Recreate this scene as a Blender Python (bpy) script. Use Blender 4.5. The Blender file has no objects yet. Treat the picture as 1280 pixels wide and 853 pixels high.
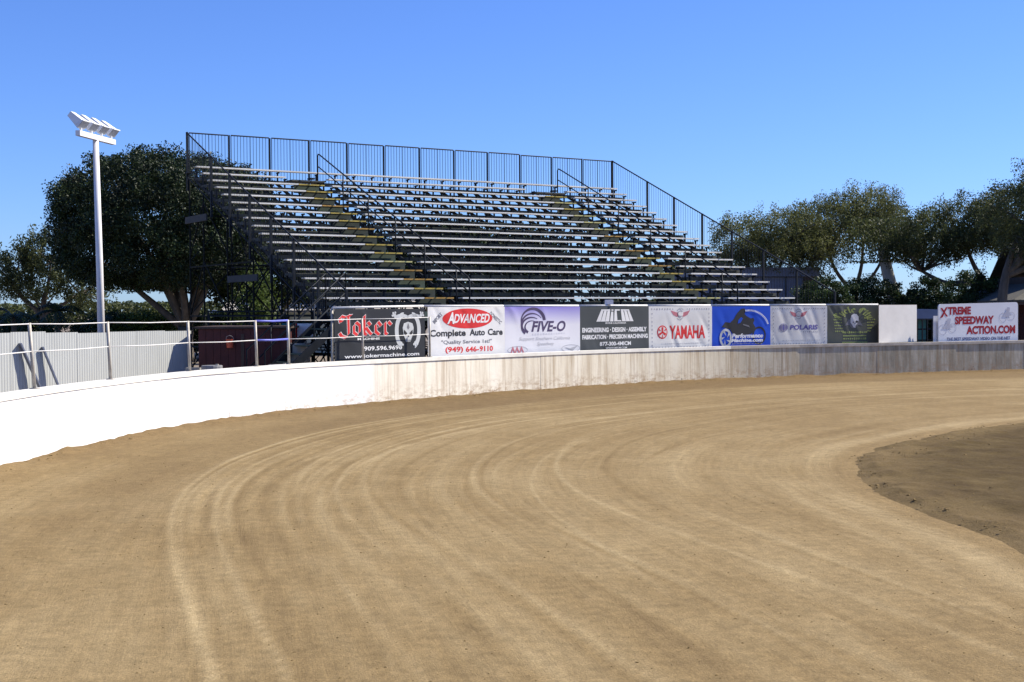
import bpy, bmesh, math, random
import numpy as np
from mathutils import Vector, Matrix

R = math.radians
random.seed(7)
RNG = np.random.default_rng(11)
scene = bpy.context.scene
COL = scene.collection

# ------------------------------------------------------------------ camera, sky, sun, exposure
cam_data = bpy.data.cameras.new('camera')
cam_data.sensor_width = 36.0
cam_data.lens = 36.0 * 1700 / 1280
cam_data.clip_end = 6000
cam = bpy.data.objects.new('camera', cam_data)
cam.location = (0, 0, 2.1)
cam.rotation_euler = (R(90 - 1.264), R(0.36), 0)
COL.objects.link(cam)
scene.camera = cam

SUN_AZ = R(18.0)      # from +X towards +Y
SUN_EL = R(43.0)
world = bpy.data.worlds.new('World')
scene.world = world
world.use_nodes = True
wn = world.node_tree.nodes
wl = world.node_tree.links
wn.clear()
sky = wn.new('ShaderNodeTexSky')
sky.sky_type = 'NISHITA'
sky.sun_disc = False
sky.sun_elevation = SUN_EL
sky.sun_rotation = R(90) - SUN_AZ
sky.altitude = 300
sky.air_density = 1.0
sky.dust_density = 0.25
sky.ozone_density = 1.0
bg = wn.new('ShaderNodeBackground')
bg.inputs['Strength'].default_value = 0.105
wo = wn.new('ShaderNodeOutputWorld')
tint = wn.new('ShaderNodeMix'); tint.data_type = 'RGBA'; tint.blend_type = 'MULTIPLY'
tint.inputs[0].default_value = 1.0; tint.inputs[7].default_value = (0.36, 0.54, 1.0, 1.0)   # the photograph's cool white balance
wl.new(sky.outputs[0], tint.inputs[6])
wl.new(tint.outputs[2], bg.inputs[0])
wl.new(bg.outputs[0], wo.inputs[0])

sun_data = bpy.data.lights.new('sun', 'SUN')
sun_data.energy = 5.0
sun_data.angle = R(0.53)
sun_data.color = (1.0, 0.93, 0.82)
sun = bpy.data.objects.new('sun', sun_data)
sdir = Vector((math.cos(SUN_AZ) * math.cos(SUN_EL), math.sin(SUN_AZ) * math.cos(SUN_EL), math.sin(SUN_EL)))
sun.rotation_euler = sdir.to_track_quat('Z', 'Y').to_euler()
sun.location = (40, 20, 40)
COL.objects.link(sun)

scene.view_settings.view_transform = 'Standard'
scene.view_settings.look = 'None'
scene.view_settings.exposure = 0.75
scene.view_settings.gamma = 1.0

# ------------------------------------------------------------------ helpers
class MB:
    """collects shapes, builds ONE mesh object"""
    def __init__(self):
        self.v = []; self.f = []
    def quad(self, a, b, c, d):
        i = len(self.v); self.v += [tuple(a), tuple(b), tuple(c), tuple(d)]; self.f.append((i, i+1, i+2, i+3))
    def poly(self, pts):
        i = len(self.v); self.v += [tuple(p) for p in pts]; self.f.append(tuple(range(i, i+len(pts))))
    def box(self, x0, x1, y0, y1, z0, z1):
        i = len(self.v)
        self.v += [(x0,y0,z0),(x1,y0,z0),(x1,y1,z0),(x0,y1,z0),(x0,y0,z1),(x1,y0,z1),(x1,y1,z1),(x0,y1,z1)]
        for q in ((0,3,2,1),(4,5,6,7),(0,1,5,4),(1,2,6,5),(2,3,7,6),(3,0,4,7)):
            self.f.append(tuple(i+k for k in q))
        return self
    def hexa(self, b, t):
        i = len(self.v); self.v += [tuple(p) for p in b] + [tuple(p) for p in t]
        for q in ((0,3,2,1),(4,5,6,7),(0,1,5,4),(1,2,6,5),(2,3,7,6),(3,0,4,7)):
            self.f.append(tuple(i+k for k in q))
        return self
    def bar(self, p0, p1, w, h=None):
        h = h or w
        p0 = Vector(p0); p1 = Vector(p1); d = (p1-p0).normalized()
        up = Vector((0,0,1)) if abs(d.z) < .98 else Vector((0,1,0))
        s = d.cross(up).normalized() * (w/2); t = s.cross(d).normalized() * (h/2)
        self.hexa([p0-s-t, p0+s-t, p1+s-t, p1-s-t], [p0-s+t, p0+s+t, p1+s+t, p1-s+t])
        return self
    def tube(self, pts, rad, n=8, cap=True):
        pts = [Vector(p) for p in pts]
        if not hasattr(rad, '__len__'): rad = [rad]*len(pts)
        base = len(self.v); prev = None
        for k, p in enumerate(pts):
            d = (pts[min(k+1, len(pts)-1)] - pts[max(k-1, 0)]).normalized()
            if prev is None:
                up = Vector((0,0,1)) if abs(d.z) < .9 else Vector((1,0,0))
                s = d.cross(up).normalized()
            else:
                s = (prev - d*prev.dot(d)).normalized()
            prev = s; t = d.cross(s)
            for j in range(n):
                a = 2*math.pi*j/n
                self.v.append(tuple(p + (s*math.cos(a) + t*math.sin(a))*rad[k]))
        for k in range(len(pts)-1):
            for j in range(n):
                a = base+k*n+j; b = base+k*n+(j+1) % n
                self.f.append((a, b, b+n, a+n))
        if cap:
            self.f.append(tuple(base+j for j in reversed(range(n))))
            self.f.append(tuple(base+(len(pts)-1)*n+j for j in range(n)))
        return self
    def build(self, name, mat, parent=None, smooth=False):
        me = bpy.data.meshes.new(name)
        me.from_pydata(self.v, [], self.f)
        me.materials.append(mat)
        if smooth:
            for p in me.polygons: p.use_smooth = True
        me.update()
        return link(name, me, parent)

def link(name, me, parent=None):
    o = bpy.data.objects.new(name, me)
    COL.objects.link(o)
    if parent is not None: o.parent = parent
    return o

def empty(name, loc=(0,0,0), rz=0):
    o = bpy.data.objects.new(name, None)
    o.empty_display_size = .2
    COL.objects.link(o)
    o.location = loc; o.rotation_euler = (0, 0, rz)
    return o

def tag(o, label=None, cat=None, group=None, kind=None):
    if label: o['label'] = label
    if cat: o['category'] = cat
    if group: o['group'] = group
    if kind: o['kind'] = kind
    return o

def grid_mesh(name, P, mat, uv=None, col=None, smooth=True):
    """P: (n,m,3) array of points"""
    n, m = P.shape[:2]
    idx = np.arange(n*m).reshape(n, m)
    F = np.stack([idx[:-1,:-1], idx[1:,:-1], idx[1:,1:], idx[:-1,1:]], -1).reshape(-1, 4)
    return np_mesh(name, P.reshape(-1, 3), F, mat, None if uv is None else uv.reshape(-1, 2),
                   None if col is None else col.reshape(-1, col.shape[-1]), smooth)

def np_mesh(name, V, F, mat, uv=None, col=None, smooth=False):
    me = bpy.data.meshes.new(name)
    k = F.shape[1]
    me.vertices.add(len(V)); me.vertices.foreach_set('co', np.asarray(V, np.float32).ravel())
    me.loops.add(F.size); me.loops.foreach_set('vertex_index', F.astype(np.int32).ravel())
    me.polygons.add(len(F)); me.polygons.foreach_set('loop_start', np.arange(0, F.size, k, dtype=np.int32))
    me.update(calc_edges=True)
    me.polygons.foreach_set('use_smooth', np.full(len(F), bool(smooth)))
    if uv is not None:
        l = me.uv_layers.new(name='UVMap')
        l.data.foreach_set('uv', uv[F.ravel()].astype(np.float32).ravel())
    if col is not None:
        a = me.color_attributes.new('tone', 'FLOAT_COLOR', 'POINT')
        c = np.ones((len(V), 4), np.float32); c[:, :col.shape[1]] = col
        a.data.foreach_set('color', c.ravel())
    me.materials.append(mat)
    me.validate(); me.update()
    return me

def vnoise(x, y, seed=0):
    """smooth 2-D value noise, numpy"""
    r = np.random.default_rng(seed).random((256, 256))
    xi = np.floor(x).astype(int); yi = np.floor(y).astype(int)
    fx = x-xi; fy = y-yi
    fx = fx*fx*(3-2*fx); fy = fy*fy*(3-2*fy)
    g = lambda a, b: r[a % 256, b % 256]
    return (g(xi,yi)*(1-fx)+g(xi+1,yi)*fx)*(1-fy) + (g(xi,yi+1)*(1-fx)+g(xi+1,yi+1)*fx)*fy

def catmull(P, n=16):
    P = [np.array(p, float) for p in P]; out = []
    for i in range(len(P)-1):
        p0, p1, p2, p3 = P[max(i-1,0)], P[i], P[i+1], P[min(i+2, len(P)-1)]
        for j in range(n):
            t = j/n
            out.append(.5*((2*p1)+(-p0+p2)*t+(2*p0-5*p1+4*p2-p3)*t*t+(-p0+3*p1-3*p2+p3)*t**3))
    out.append(P[-1])
    return np.array(out)

# ------------------------------------------------------------------ materials
def newmat(name):
    m = bpy.data.materials.new(name); m.use_nodes = True
    nt = m.node_tree; nt.nodes.clear()
    out = nt.nodes.new('ShaderNodeOutputMaterial')
    b = nt.nodes.new('ShaderNodeBsdfPrincipled')
    nt.links.new(b.outputs[0], out.inputs[0])
    return m, nt, b, out

def node(nt, t, **kw):
    n = nt.nodes.new(t)
    for k, v in kw.items(): setattr(n, k, v)
    return n

def ramp(nt, fac, stops):
    r = node(nt, 'ShaderNodeValToRGB')
    e = r.color_ramp.elements
    while len(e) < len(stops): e.new(0.5)
    for i, (p, c) in enumerate(stops):
        e[i].position = p
        e[i].color = (*c, 1) if hasattr(c, '__len__') else (c, c, c, 1)
    nt.links.new(fac, r.inputs[0])
    return r.outputs[0]

def noise(nt, scale, detail=4, rough=.55, vec=None, src='Object', map_scale=None):
    tc = node(nt, 'ShaderNodeTexCoord')
    v = tc.outputs[src]
    if map_scale:
        mp = node(nt, 'ShaderNodeMapping'); mp.inputs['Scale'].default_value = map_scale
        nt.links.new(v, mp.inputs[0]); v = mp.outputs[0]
    n = node(nt, 'ShaderNodeTexNoise')
    n.inputs['Scale'].default_value = scale; n.inputs['Detail'].default_value = detail
    n.inputs['Roughness'].default_value = rough
    nt.links.new(v, n.inputs['Vector'])
    return n.outputs['Fac']

def mixc(nt, fac, a, b, mode='MIX'):
    m = node(nt, 'ShaderNodeMix', data_type='RGBA', blend_type=mode)
    for s, val in ((0, fac), (6, a), (7, b)):
        if hasattr(val, 'is_linked'): nt.links.new(val, m.inputs[s])
        elif s == 0: m.inputs[0].default_value = val
        else: m.inputs[s].default_value = (*val, 1)
    return m.outputs[2]

def bump(nt, b, h, strength=.3, dist=.01):
    n = node(nt, 'ShaderNodeBump'); n.inputs['Strength'].default_value = strength
    n.inputs['Distance'].default_value = dist
    nt.links.new(h, n.inputs['Height']); nt.links.new(n.outputs[0], b.inputs['Normal'])

def simple(name, col, rough=.6, var=.25, scale=6, metal=0.0, bmp=0.0, spec=.4, map_scale=None):
    """base colour broken up by two noises"""
    m, nt, b, o = newmat(name)
    n = noise(nt, scale, 5, .6, map_scale=map_scale)
    d = tuple(c*(1-var) for c in col); l = tuple(min(1, c*(1+var*.6)) for c in col)
    nt.links.new(ramp(nt, n, [(.3, d), (.7, l)]), b.inputs['Base Color'])
    b.inputs['Roughness'].default_value = rough; b.inputs['Metallic'].default_value = metal
    b.inputs['Specular IOR Level'].default_value = spec
    if bmp: bump(nt, b, noise(nt, scale*6, 3), bmp, .01)
    return m

def fabric(name, col, trans=.25, rough=.55):
    m, nt, b, o = newmat(name)
    n = noise(nt, 2.5, 3)
    c = ramp(nt, n, [(.3, tuple(x*.9 for x in col)), (.7, col)])
    nt.links.new(c, b.inputs['Base Color'])
    b.inputs['Roughness'].default_value = rough; b.inputs['Specular IOR Level'].default_value = .3
    t = node(nt, 'ShaderNodeBsdfTranslucent'); nt.links.new(c, t.inputs[0])
    mx = node(nt, 'ShaderNodeMixShader'); mx.inputs[0].default_value = trans
    nt.links.new(b.outputs[0], mx.inputs[1]); nt.links.new(t.outputs[0], mx.inputs[2])
    nt.links.new(mx.outputs[0], o.inputs[0])
    return m

def leafmat(name, dark, light, trans=.3):
    m, nt, b, o = newmat(name)
    at = node(nt, 'ShaderNodeAttribute', attribute_name='tone')
    s = node(nt, 'ShaderNodeSeparateColor'); nt.links.new(at.outputs['Color'], s.inputs[0])
    c = ramp(nt, s.outputs[0], [(0, dark), (1, light)])
    nt.links.new(c, b.inputs['Base Color'])
    b.inputs['Roughness'].default_value = .55; b.inputs['Specular IOR Level'].default_value = .25
    t = node(nt, 'ShaderNodeBsdfTranslucent'); nt.links.new(c, t.inputs[0])
    mx = node(nt, 'ShaderNodeMixShader'); mx.inputs[0].default_value = trans
    nt.links.new(b.outputs[0], mx.inputs[1]); nt.links.new(t.outputs[0], mx.inputs[2])
    nt.links.new(mx.outputs[0], o.inputs[0])
    return m

def track_material():
    m, nt, b, o = newmat('track_dirt')
    at = node(nt, 'ShaderNodeAttribute', attribute_name='tone')
    s = node(nt, 'ShaderNodeSeparateColor'); nt.links.new(at.outputs['Color'], s.inputs[0])
    base = ramp(nt, s.outputs[0], [(0.0, (.137, .090, .039)), (.45, (.222, .156, .071)), (1.0, (.365, .280, .148))])
    damp = mixc(nt, s.outputs[1], base, (.150, .100, .046))
    # fine sand grain + crumbs
    g = ramp(nt, noise(nt, 55, 6, .75), [(.36, .76), (.5, 1.0), (.64, 1.25)])
    c1 = mixc(nt, 1.0, damp, g, 'MULTIPLY')
    c1 = mixc(nt, 1.0, c1, ramp(nt, noise(nt, 9, 4, .65), [(.36, .86), (.5, 1.0), (.64, 1.13)]), 'MULTIPLY')
    g2 = ramp(nt, noise(nt, 2.2, 5, .6), [(.3, .90), (.7, 1.08)])
    c2 = mixc(nt, 1.0, c1, g2, 'MULTIPLY')
    # fine tyre combing, UV = metres along and across the lap
    g3 = ramp(nt, noise(nt, 1, 5, .7, src='UV', map_scale=(.30, 16, 1)), [(.28, .94), (.5, 1), (.75, 1.06)])
    c3 = mixc(nt, 1.0, c2, g3, 'MULTIPLY')
    # scratchy broken skid marks and crumbs
    sc = noise(nt, 1, 9, .78, src='UV', map_scale=(.9, 13, 1))
    c3 = mixc(nt, 1.0, c3, ramp(nt, sc, [(.30, .91), (.45, .99), (.58, 1.01), (.72, 1.10)]), 'MULTIPLY')
    cr = ramp(nt, noise(nt, 21, 3, .6), [(.60, 0), (.72, 1)])
    c3 = mixc(nt, cr, c3, mixc(nt, 1.0, c3, (1.22, 1.22, 1.2), 'MULTIPLY'))
    c2 = mixc(nt, 1.0, c2, ramp(nt, noise(nt, 1, 8, .75, src='UV', map_scale=(2.2, 3.4, 1)), [(.3, .88), (.5, 1), (.7, 1.12)]), 'MULTIPLY')
    k = node(nt, 'ShaderNodeMath', operation='MULTIPLY_ADD'); nt.links.new(s.outputs[1], k.inputs[0]); k.inputs[1].default_value = -1.6; k.inputs[2].default_value = .85; k.use_clamp = True
    c2 = mixc(nt, k.outputs[0], c2, c3)
    nt.links.new(c2, b.inputs['Base Color'])
    b.inputs['Roughness'].default_value = .95; b.inputs['Specular IOR Level'].default_value = .1
    hm = node(nt, 'ShaderNodeMath', operation='MULTIPLY_ADD'); nt.links.new(sc, hm.inputs[0]); hm.inputs[1].default_value = .9; nt.links.new(noise(nt, 38, 6, .7), hm.inputs[2])
    bump(nt, b, hm.outputs[0], .55, .02)
    return m

def soil_material():
    m, nt, b, o = newmat('infield_soil')
    n = noise(nt, 1.3, 7, .65)
    c = ramp(nt, n, [(.3, (.058, .037, .013)), (.55, (.086, .059, .022)), (.75, (.132, .094, .039))])
    g = ramp(nt, noise(nt, 40, 6, .75), [(.28, .55), (.5, 1), (.8, 1.35)])
    at = node(nt, 'ShaderNodeAttribute', attribute_name='tone')
    c = mixc(nt, at.outputs['Fac'], c, (.200, .140, .062))
    nt.links.new(mixc(nt, 1.0, c, g, 'MULTIPLY'), b.inputs['Base Color'])
    b.inputs['Roughness'].default_value = .95; b.inputs['Specular IOR Level'].default_value = .1
    bump(nt, b, noise(nt, 14, 8, .75), .55, .04)
    return m

def wall_material():
    """painted concrete: UV.x metres along the wall, UV.y metres above the ground"""
    m, nt, b, o = newmat('painted_concrete')
    tc = node(nt, 'ShaderNodeTexCoord')
    sx = node(nt, 'ShaderNodeSeparateXYZ'); nt.links.new(tc.outputs['UV'], sx.inputs[0])
    def uvn(sc, ms, d=4, r=.6):
        mp = node(nt, 'ShaderNodeMapping'); mp.inputs['Scale'].default_value = ms
        nt.links.new(tc.outputs['UV'], mp.inputs[0])
        n = node(nt, 'ShaderNodeTexNoise'); n.inputs['Scale'].default_value = sc
        n.inputs['Detail'].default_value = d; n.inputs['Roughness'].default_value = r
        nt.links.new(mp.outputs[0], n.inputs['Vector']); return n.outputs['Fac']
    at = node(nt, 'ShaderNodeAttribute', attribute_name='tone')
    s = node(nt, 'ShaderNodeSeparateColor'); nt.links.new(at.outputs['Color'], s.inputs[0])
    age, bare, foot = s.outputs[0], s.outputs[1], s.outputs[2]
    clean = ramp(nt, uvn(1.2, (1, 1, 1)), [(.3, (.80, .79, .76)), (.7, (.84, .83, .81))])
    old = ramp(nt, uvn(1.0, (2.0, .5, 1), 5), [(.3, (.60, .51, .35)), (.5, (.74, .66, .48)), (.7, (.82, .76, .60))])
    raw = ramp(nt, uvn(1.0, (2.6, .6, 1), 6), [(.32, (.20, .175, .12)), (.5, (.40, .36, .265)), (.66, (.58, .535, .42))])
    c = mixc(nt, age, clean, old)
    c = mixc(nt, bare, c, raw)
    streak = ramp(nt, uvn(1.0, (5.5, .22, 1), 6, .72), [(.48, 0), (.64, 1)])
    mm = node(nt, 'ShaderNodeMath', operation='MULTIPLY'); nt.links.new(streak, mm.inputs[0]); nt.links.new(age, mm.inputs[1])
    m2 = node(nt, 'ShaderNodeMath', operation='MULTIPLY'); nt.links.new(mm.outputs[0], m2.inputs[0]); m2.inputs[1].default_value = .72
    c = mixc(nt, m2.outputs[0], c, (.30, .195, .095))
    thin = ramp(nt, uvn(1.0, (16, .35, 1), 4, .7), [(.60, 0), (.70, 1)])
    m5 = node(nt, 'ShaderNodeMath', operation='MULTIPLY'); nt.links.new(thin, m5.inputs[0]); nt.links.new(age, m5.inputs[1])
    m6 = node(nt, 'ShaderNodeMath', operation='MULTIPLY'); nt.links.new(m5.outputs[0], m6.inputs[0]); m6.inputs[1].default_value = .6
    c = mixc(nt, m6.outputs[0], c, (.12, .10, .08))
    # splashed mud and chipped patches along the foot
    chip = ramp(nt, uvn(4.0, (1, 1.6, 1), 7, .75), [(.47, 0), (.60, 1)])
    m3 = node(nt, 'ShaderNodeMath', operation='MULTIPLY'); nt.links.new(chip, m3.inputs[0]); nt.links.new(foot, m3.inputs[1])
    c = mixc(nt, m3.outputs[0], c, (.36, .25, .15))
    spot = ramp(nt, uvn(7.0, (1, 1, 1), 3, .6), [(.67, 0), (.72, 1)])
    m7 = node(nt, 'ShaderNodeMath', operation='MULTIPLY'); nt.links.new(spot, m7.inputs[0]); nt.links.new(foot, m7.inputs[1])
    c = mixc(nt, m7.outputs[0], c, (.07, .065, .055))
    nt.links.new(c, b.inputs['Base Color'])
    b.inputs['Roughness'].default_value = .8; b.inputs['Specular IOR Level'].default_value = .25
    bump(nt, b, uvn(12, (1, 1, 1), 6), .35, .01)
    return m

M = {}
M['track'] = track_material()
M['soil'] = soil_material()
M['wall'] = wall_material()
M['cap'] = simple('cap_paint', (.76, .73, .64), .6, .16, 3)
M['cap_old'] = simple('cap_weathered', (.48, .43, .35), .75, .3, 3)
M['ground'] = simple('yard_ground', (.20, .165, .125), .95, .35, .35, bmp=.3)
M['alu'] = simple('mill_aluminium', (.80, .77, .68), .5, .22, 2.5, metal=.0, spec=.4, map_scale=(.4, 3, 3))
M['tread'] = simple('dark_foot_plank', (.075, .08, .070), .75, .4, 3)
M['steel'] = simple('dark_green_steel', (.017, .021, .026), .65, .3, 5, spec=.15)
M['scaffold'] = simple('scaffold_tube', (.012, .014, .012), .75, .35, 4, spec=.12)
M['riser'] = simple('grey_green_riser', (.045, .060, .052), .7, .2, 4)
M['deck'] = simple('green_plywood', (.075, .105, .080), .8, .3, 2)
M['yellow'] = simple('yellow_nosing', (.52, .39, .08), .6, .35, 9)
M['orange'] = simple('worn_orange_nosing', (.47, .27, .06), .65, .35, 9)
M['paleyellow'] = simple('faded_yellow_nosing', (.60, .55, .22), .65, .3, 9)
M['grey_plank'] = simple('weathered_board', (.045, .046, .045), .8, .3, 3)
M['galv'] = simple('galvanised_post', (.40, .37, .32), .55, .3, 7, metal=.2)
M['cable'] = simple('white_cable', (.66, .65, .62), .5, .15, 8)
M['bluepaint'] = simple('blue_paint', (.13, .15, .55), .5, .25, 6)
M['corr'] = simple('corrugated_zinc', (.405, .415, .39), .6, .08, 1.6, metal=.0, map_scale=(3, 3, .5))
M['pole'] = simple('white_pole_paint', (.72, .70, .69), .4, .06, 3)
M['lamp'] = simple('lamp_housing', (.74, .75, .75), .4, .12, 5)
M['lens'] = simple('lamp_glass', (.45, .48, .50), .15, .1, 5, spec=.7)
M['bark'] = simple('grey_bark', (.105, .088, .068), .9, .45, 5, bmp=.6, map_scale=(1, 1, .3))
M['palebark'] = simple('pale_bark', (.33, .33, .29), .9, .3, 4, bmp=.5, map_scale=(1, 1, .3))
M['ficus'] = leafmat('ficus_leaf', (.008, .014, .005), (.036, .062, .018), .12)
M['pepper'] = leafmat('pepper_leaf', (.040, .049, .016), (.190, .200, .070), .42)
M['olive'] = leafmat('olive_leaf', (.026, .036, .012), (.125, .142, .050), .38)
M['bush'] = leafmat('hedge_leaf', (.013, .023, .008), (.060, .098, .028), .25)
M['limebush'] = leafmat('light_shrub_leaf', (.035, .060, .012), (.135, .185, .045), .35)
M['palm'] = leafmat('palm_frond', (.012, .022, .010), (.045, .07, .025), .2)
M['maroon'] = simple('maroon_siding', (.085, .020, .017), .7, .25, 3)
M['brickred'] = simple('barn_red', (.17, .055, .04), .8, .3, 4)
M['shingle'] = simple('grey_shingle', (.085, .08, .065), .9, .3, 6, bmp=.4)
M['trim'] = simple('brown_trim', (.085, .055, .04), .8, .3, 4)
M['palewall'] = simple('pale_green_render', (.50, .55, .47), .85, .12, 2)
M['paleroof'] = simple('pale_roof', (.46, .43, .38), .8, .15, 3)
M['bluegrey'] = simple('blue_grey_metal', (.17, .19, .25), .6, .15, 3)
M['darkglass'] = simple('dark_window', (.02, .025, .03), .15, .2, 3, spec=.6)
M['tan'] = simple('tan_panel', (.35, .26, .17), .8, .2, 4)
M['teal'] = simple('teal_canvas', (.06, .24, .19), .8, .2, 4)
M['greenpaint'] = simple('green_paint', (.03, .13, .10), .6, .25, 4)
M['white'] = simple('white_board', (.80, .80, .80), .5, .04, 2)
M['orangered'] = simple('orange_plastic', (.62, .10, .04), .45, .2, 6)
M['grey'] = simple('grey_plastic', (.22, .22, .23), .6, .3, 5)
M['lightgrey'] = simple('light_grey_box', (.30, .29, .26), .7, .2, 5)
M['blackrubber'] = simple('black_rubber', (.02, .02, .02), .7, .3, 8)
# print inks
M['v_white'] = fabric('vinyl_white', (.86, .85, .82), .30)
M['v_black'] = fabric('vinyl_black', (.018, .020, .024), .05)
M['v_charcoal'] = fabric('vinyl_charcoal', (.055, .062, .064), .08)
M['v_grey'] = fabric('vinyl_grey', (.105, .112, .090), .1)
M['v_blue'] = fabric('vinyl_blue', (.012, .085, .62), .2)
M['i_red'] = fabric('ink_red', (.66, .035, .035), .2)
M['i_darkred'] = fabric('ink_dark_red', (.42, .02, .03), .1)
M['i_pink'] = fabric('ink_pale_red', (.55, .20, .23), .2)
M['i_white'] = fabric('ink_white', (.80, .80, .80), .2)
M['i_silver'] = fabric('ink_silver', (.52, .54, .55), .15)
M['i_black'] = fabric('ink_black', (.03, .03, .033), .1)
M['i_grey'] = fabric('ink_grey', (.20, .20, .22), .2)
M['i_palegrey'] = fabric('ink_pale_grey', (.45, .45, .48), .2)
M['i_plum'] = fabric('ink_plum', (.075, .055, .12), .1)
M['i_violet'] = fabric('ink_violet', (.16, .14, .40), .2)
M['i_lime'] = fabric('ink_lime', (.40, .46, .14), .2)
M['i_navy'] = fabric('ink_navy', (.06, .08, .22), .1)
M['i_ghost'] = fabric('ink_ghost', (.60, .60, .66), .15)

def lilac_material():
    m, nt, b, o = newmat('vinyl_white_to_lilac')
    tc = node(nt, 'ShaderNodeTexCoord'); s = node(nt, 'ShaderNodeSeparateXYZ')
    nt.links.new(tc.outputs['UV'], s.inputs[0])
    c = ramp(nt, s.outputs[1], [(.0, (.74, .74, .76)), (.62, (.74, .73, .78)), (1.0, (.25, .21, .60))])
    nt.links.new(c, b.inputs['Base Color']); b.inputs['Roughness'].default_value = .55
    t = node(nt, 'ShaderNodeBsdfTranslucent'); nt.links.new(c, t.inputs[0])
    mx = node(nt, 'ShaderNodeMixShader'); mx.inputs[0].default_value = .22
    nt.links.new(b.outputs[0], mx.inputs[1]); nt.links.new(t.outputs[0], mx.inputs[2]); nt.links.new(mx.outputs[0], o.inputs[0])
    return m
M['v_lilac'] = lilac_material()

# ------------------------------------------------------------------ ground, track, infield
g = MB(); g.quad((-1500, -300, -.06), (1500, -300, -.06), (1500, 2500, -.06), (-1500, 2500, -.06))
tag(g.build('ground', M['ground']), kind='structure')

WALLPTS = [(-6.75,-10),(-6.85,0),(-6.9,10),(-6.93,18.27),(-6.75,21.3),(-6.27,24.21),(-5.55,26.6),(-4.3,29.3),
           (-3.15,31.05),(-.85,34.05),(.85,35.9),(3.6,38.55),(6.55,40.8),(8.91,42.1)]
WALLEND = [(17.22,45.73),(30,51.2)]
wc = np.vstack([catmull(WALLPTS, 24), np.array([np.array(WALLPTS[-1])*(1-t)+np.array(WALLEND[0])*t for t in np.linspace(0,1,25)[1:]]),
                np.array([np.array(WALLEND[0])*(1-t)+np.array(WALLEND[1])*t for t in np.linspace(0,1,25)[1:]])])
ws = np.r_[0, np.cumsum(np.linalg.norm(np.diff(wc, axis=0), axis=1))]
def wall_at(s, off=0.0):
    """point on the wall's track-side foot line at arc length s, moved outwards by off"""
    s = np.clip(s, 0.0, ws[-1]-.01)
    x = np.interp(s, ws, wc[:,0]); y = np.interp(s, ws, wc[:,1])
    e = .12
    dx = np.interp(s+e, ws, wc[:,0])-np.interp(s-e, ws, wc[:,0]); dy = np.interp(s+e, ws, wc[:,1])-np.interp(s-e, ws, wc[:,1])
    l = np.hypot(dx, dy)
    return np.stack([x-dy/l*off, y+dx/l*off], -1)

INF = [(4.6,-10),(4.45,0),(4.4,9),(4.42,11.74),(4.2,14.4),(4.25,16.2),(4.5,17.9),(5.2,20.0),(6.27,21.6),(7.92,23.55),(9.5,24.95),(13,27.2),(20,30.6),(32,36)]
INF_S = [0, 10, 18, 21.5, 25.5, 29.5, 33.5, 38.5, 43.5, 49, 54, 60.5, 69, 81]      # wall arc length opposite each infield point
ip = catmull(INF, 24); isv = catmull([(s, 0) for s in INF_S], 24)[:,0]
def inf_at(s): return np.stack([np.interp(s, isv, ip[:,0]), np.interp(s, isv, ip[:,1])], -1)

NS, NT = 460, 600
S = np.linspace(1.0, ws[-1]-.5, NS); T = np.linspace(-.012, 1.05, NT)
SS, TT = np.meshgrid(S, T, indexing='ij')
w0 = wall_at(S); i0 = inf_at(S)
XY = w0[:,None,:]*(1-TT[...,None]) + i0[:,None,:]*TT[...,None]
# racing line: the outermost groove leaves the wall side and swings to the middle of the near straight
gs = [0, 13, 17.5, 19.7, 22, 24.5, 27, 30, 34, 43, 52, 60, 70, 81]; gt = [.75, .56, .445, .385, .335, .29, .262, .25, .245, .225, .205, .22, .30, .34]
_g = np.interp(S, gs, gt); _k = np.hanning(25); _k /= _k.sum()
_g = np.convolve(np.pad(_g, 12, mode='edge'), _k, mode='valid')
GL = _g[:,None]*np.ones((1, NT))
D = (TT-GL)
wid = np.linalg.norm(i0-w0, axis=1)[:,None]
drift = TT + .012*np.sin(SS*.11+1) + .02*(vnoise(SS*.09, TT*2, 3)-.5)
st1 = vnoise(SS*.045+3, (drift-GL*.85)*26, 5)      # broad streaks
st2 = vnoise(SS*.07, (drift-GL*.6)*62, 6)
st3 = vnoise(SS*.07, (drift-GL*.9)*170, 7)
st4 = vnoise(SS*.12, (drift-GL*.5)*280, 12)
inside = 1/(1+np.exp(-D*55))
streak = (st1*.12+st2*.22+st3*.38+st4*.28)
streak = np.clip((streak-.5)*2.0+.5, 0, 1)
patch = vnoise(XY[...,0]*.35, XY[...,1]*.25, 8)*.45+vnoise(XY[...,0]*1.1, XY[...,1]*.8, 9)*.3+vnoise(XY[...,0]*3.3+7, XY[...,1]*2.1, 10)*.25
tone = .42 + inside*(streak-.5)*.12 + (1-inside)*(streak-.5)*.12 + (patch-.5)*.42 + inside*.08 + (1-inside)*np.interp(SS, [0, 20, 30, 38], [.13, .13, .06, 0])
def band(c, w, a): 
    return a*np.exp(-((TT-c)/w)**2)
fade = lambda k, lo=.25: np.clip(vnoise(SS*.16+k*7, SS*0+k, 20+k)*1.6-.2, lo, 1)
lines = [(.003,.0040,.46),(.010,.0025,-.22),(.0155,.0028,.34),(.021,.0025,-.16),(.027,.0028,.30),(.036,.006,-.22),(.047,.003,.22),(.060,.004,.18),(.072,.003,-.12),(.088,.006,-.16),(.104,.004,.16),(.125,.003,.12),(.150,.006,.14),(.165,.003,-.10),(.205,.008,.14),(.225,.003,-.10),(.29,.012,.14),(.36,.004,.10),(.42,.014,.12),(.50,.005,-.08)]
for k, (o, w, a) in enumerate(lines):
    wob = .006*(vnoise(SS*.05+k*3.1, SS*0+k, 60+k)-.5)*2*(1+6*o)
    tone += band(GL+o+wob, w, a)*fade(k+1, .62 if k < 5 else .15 if k < 8 else 0)
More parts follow.
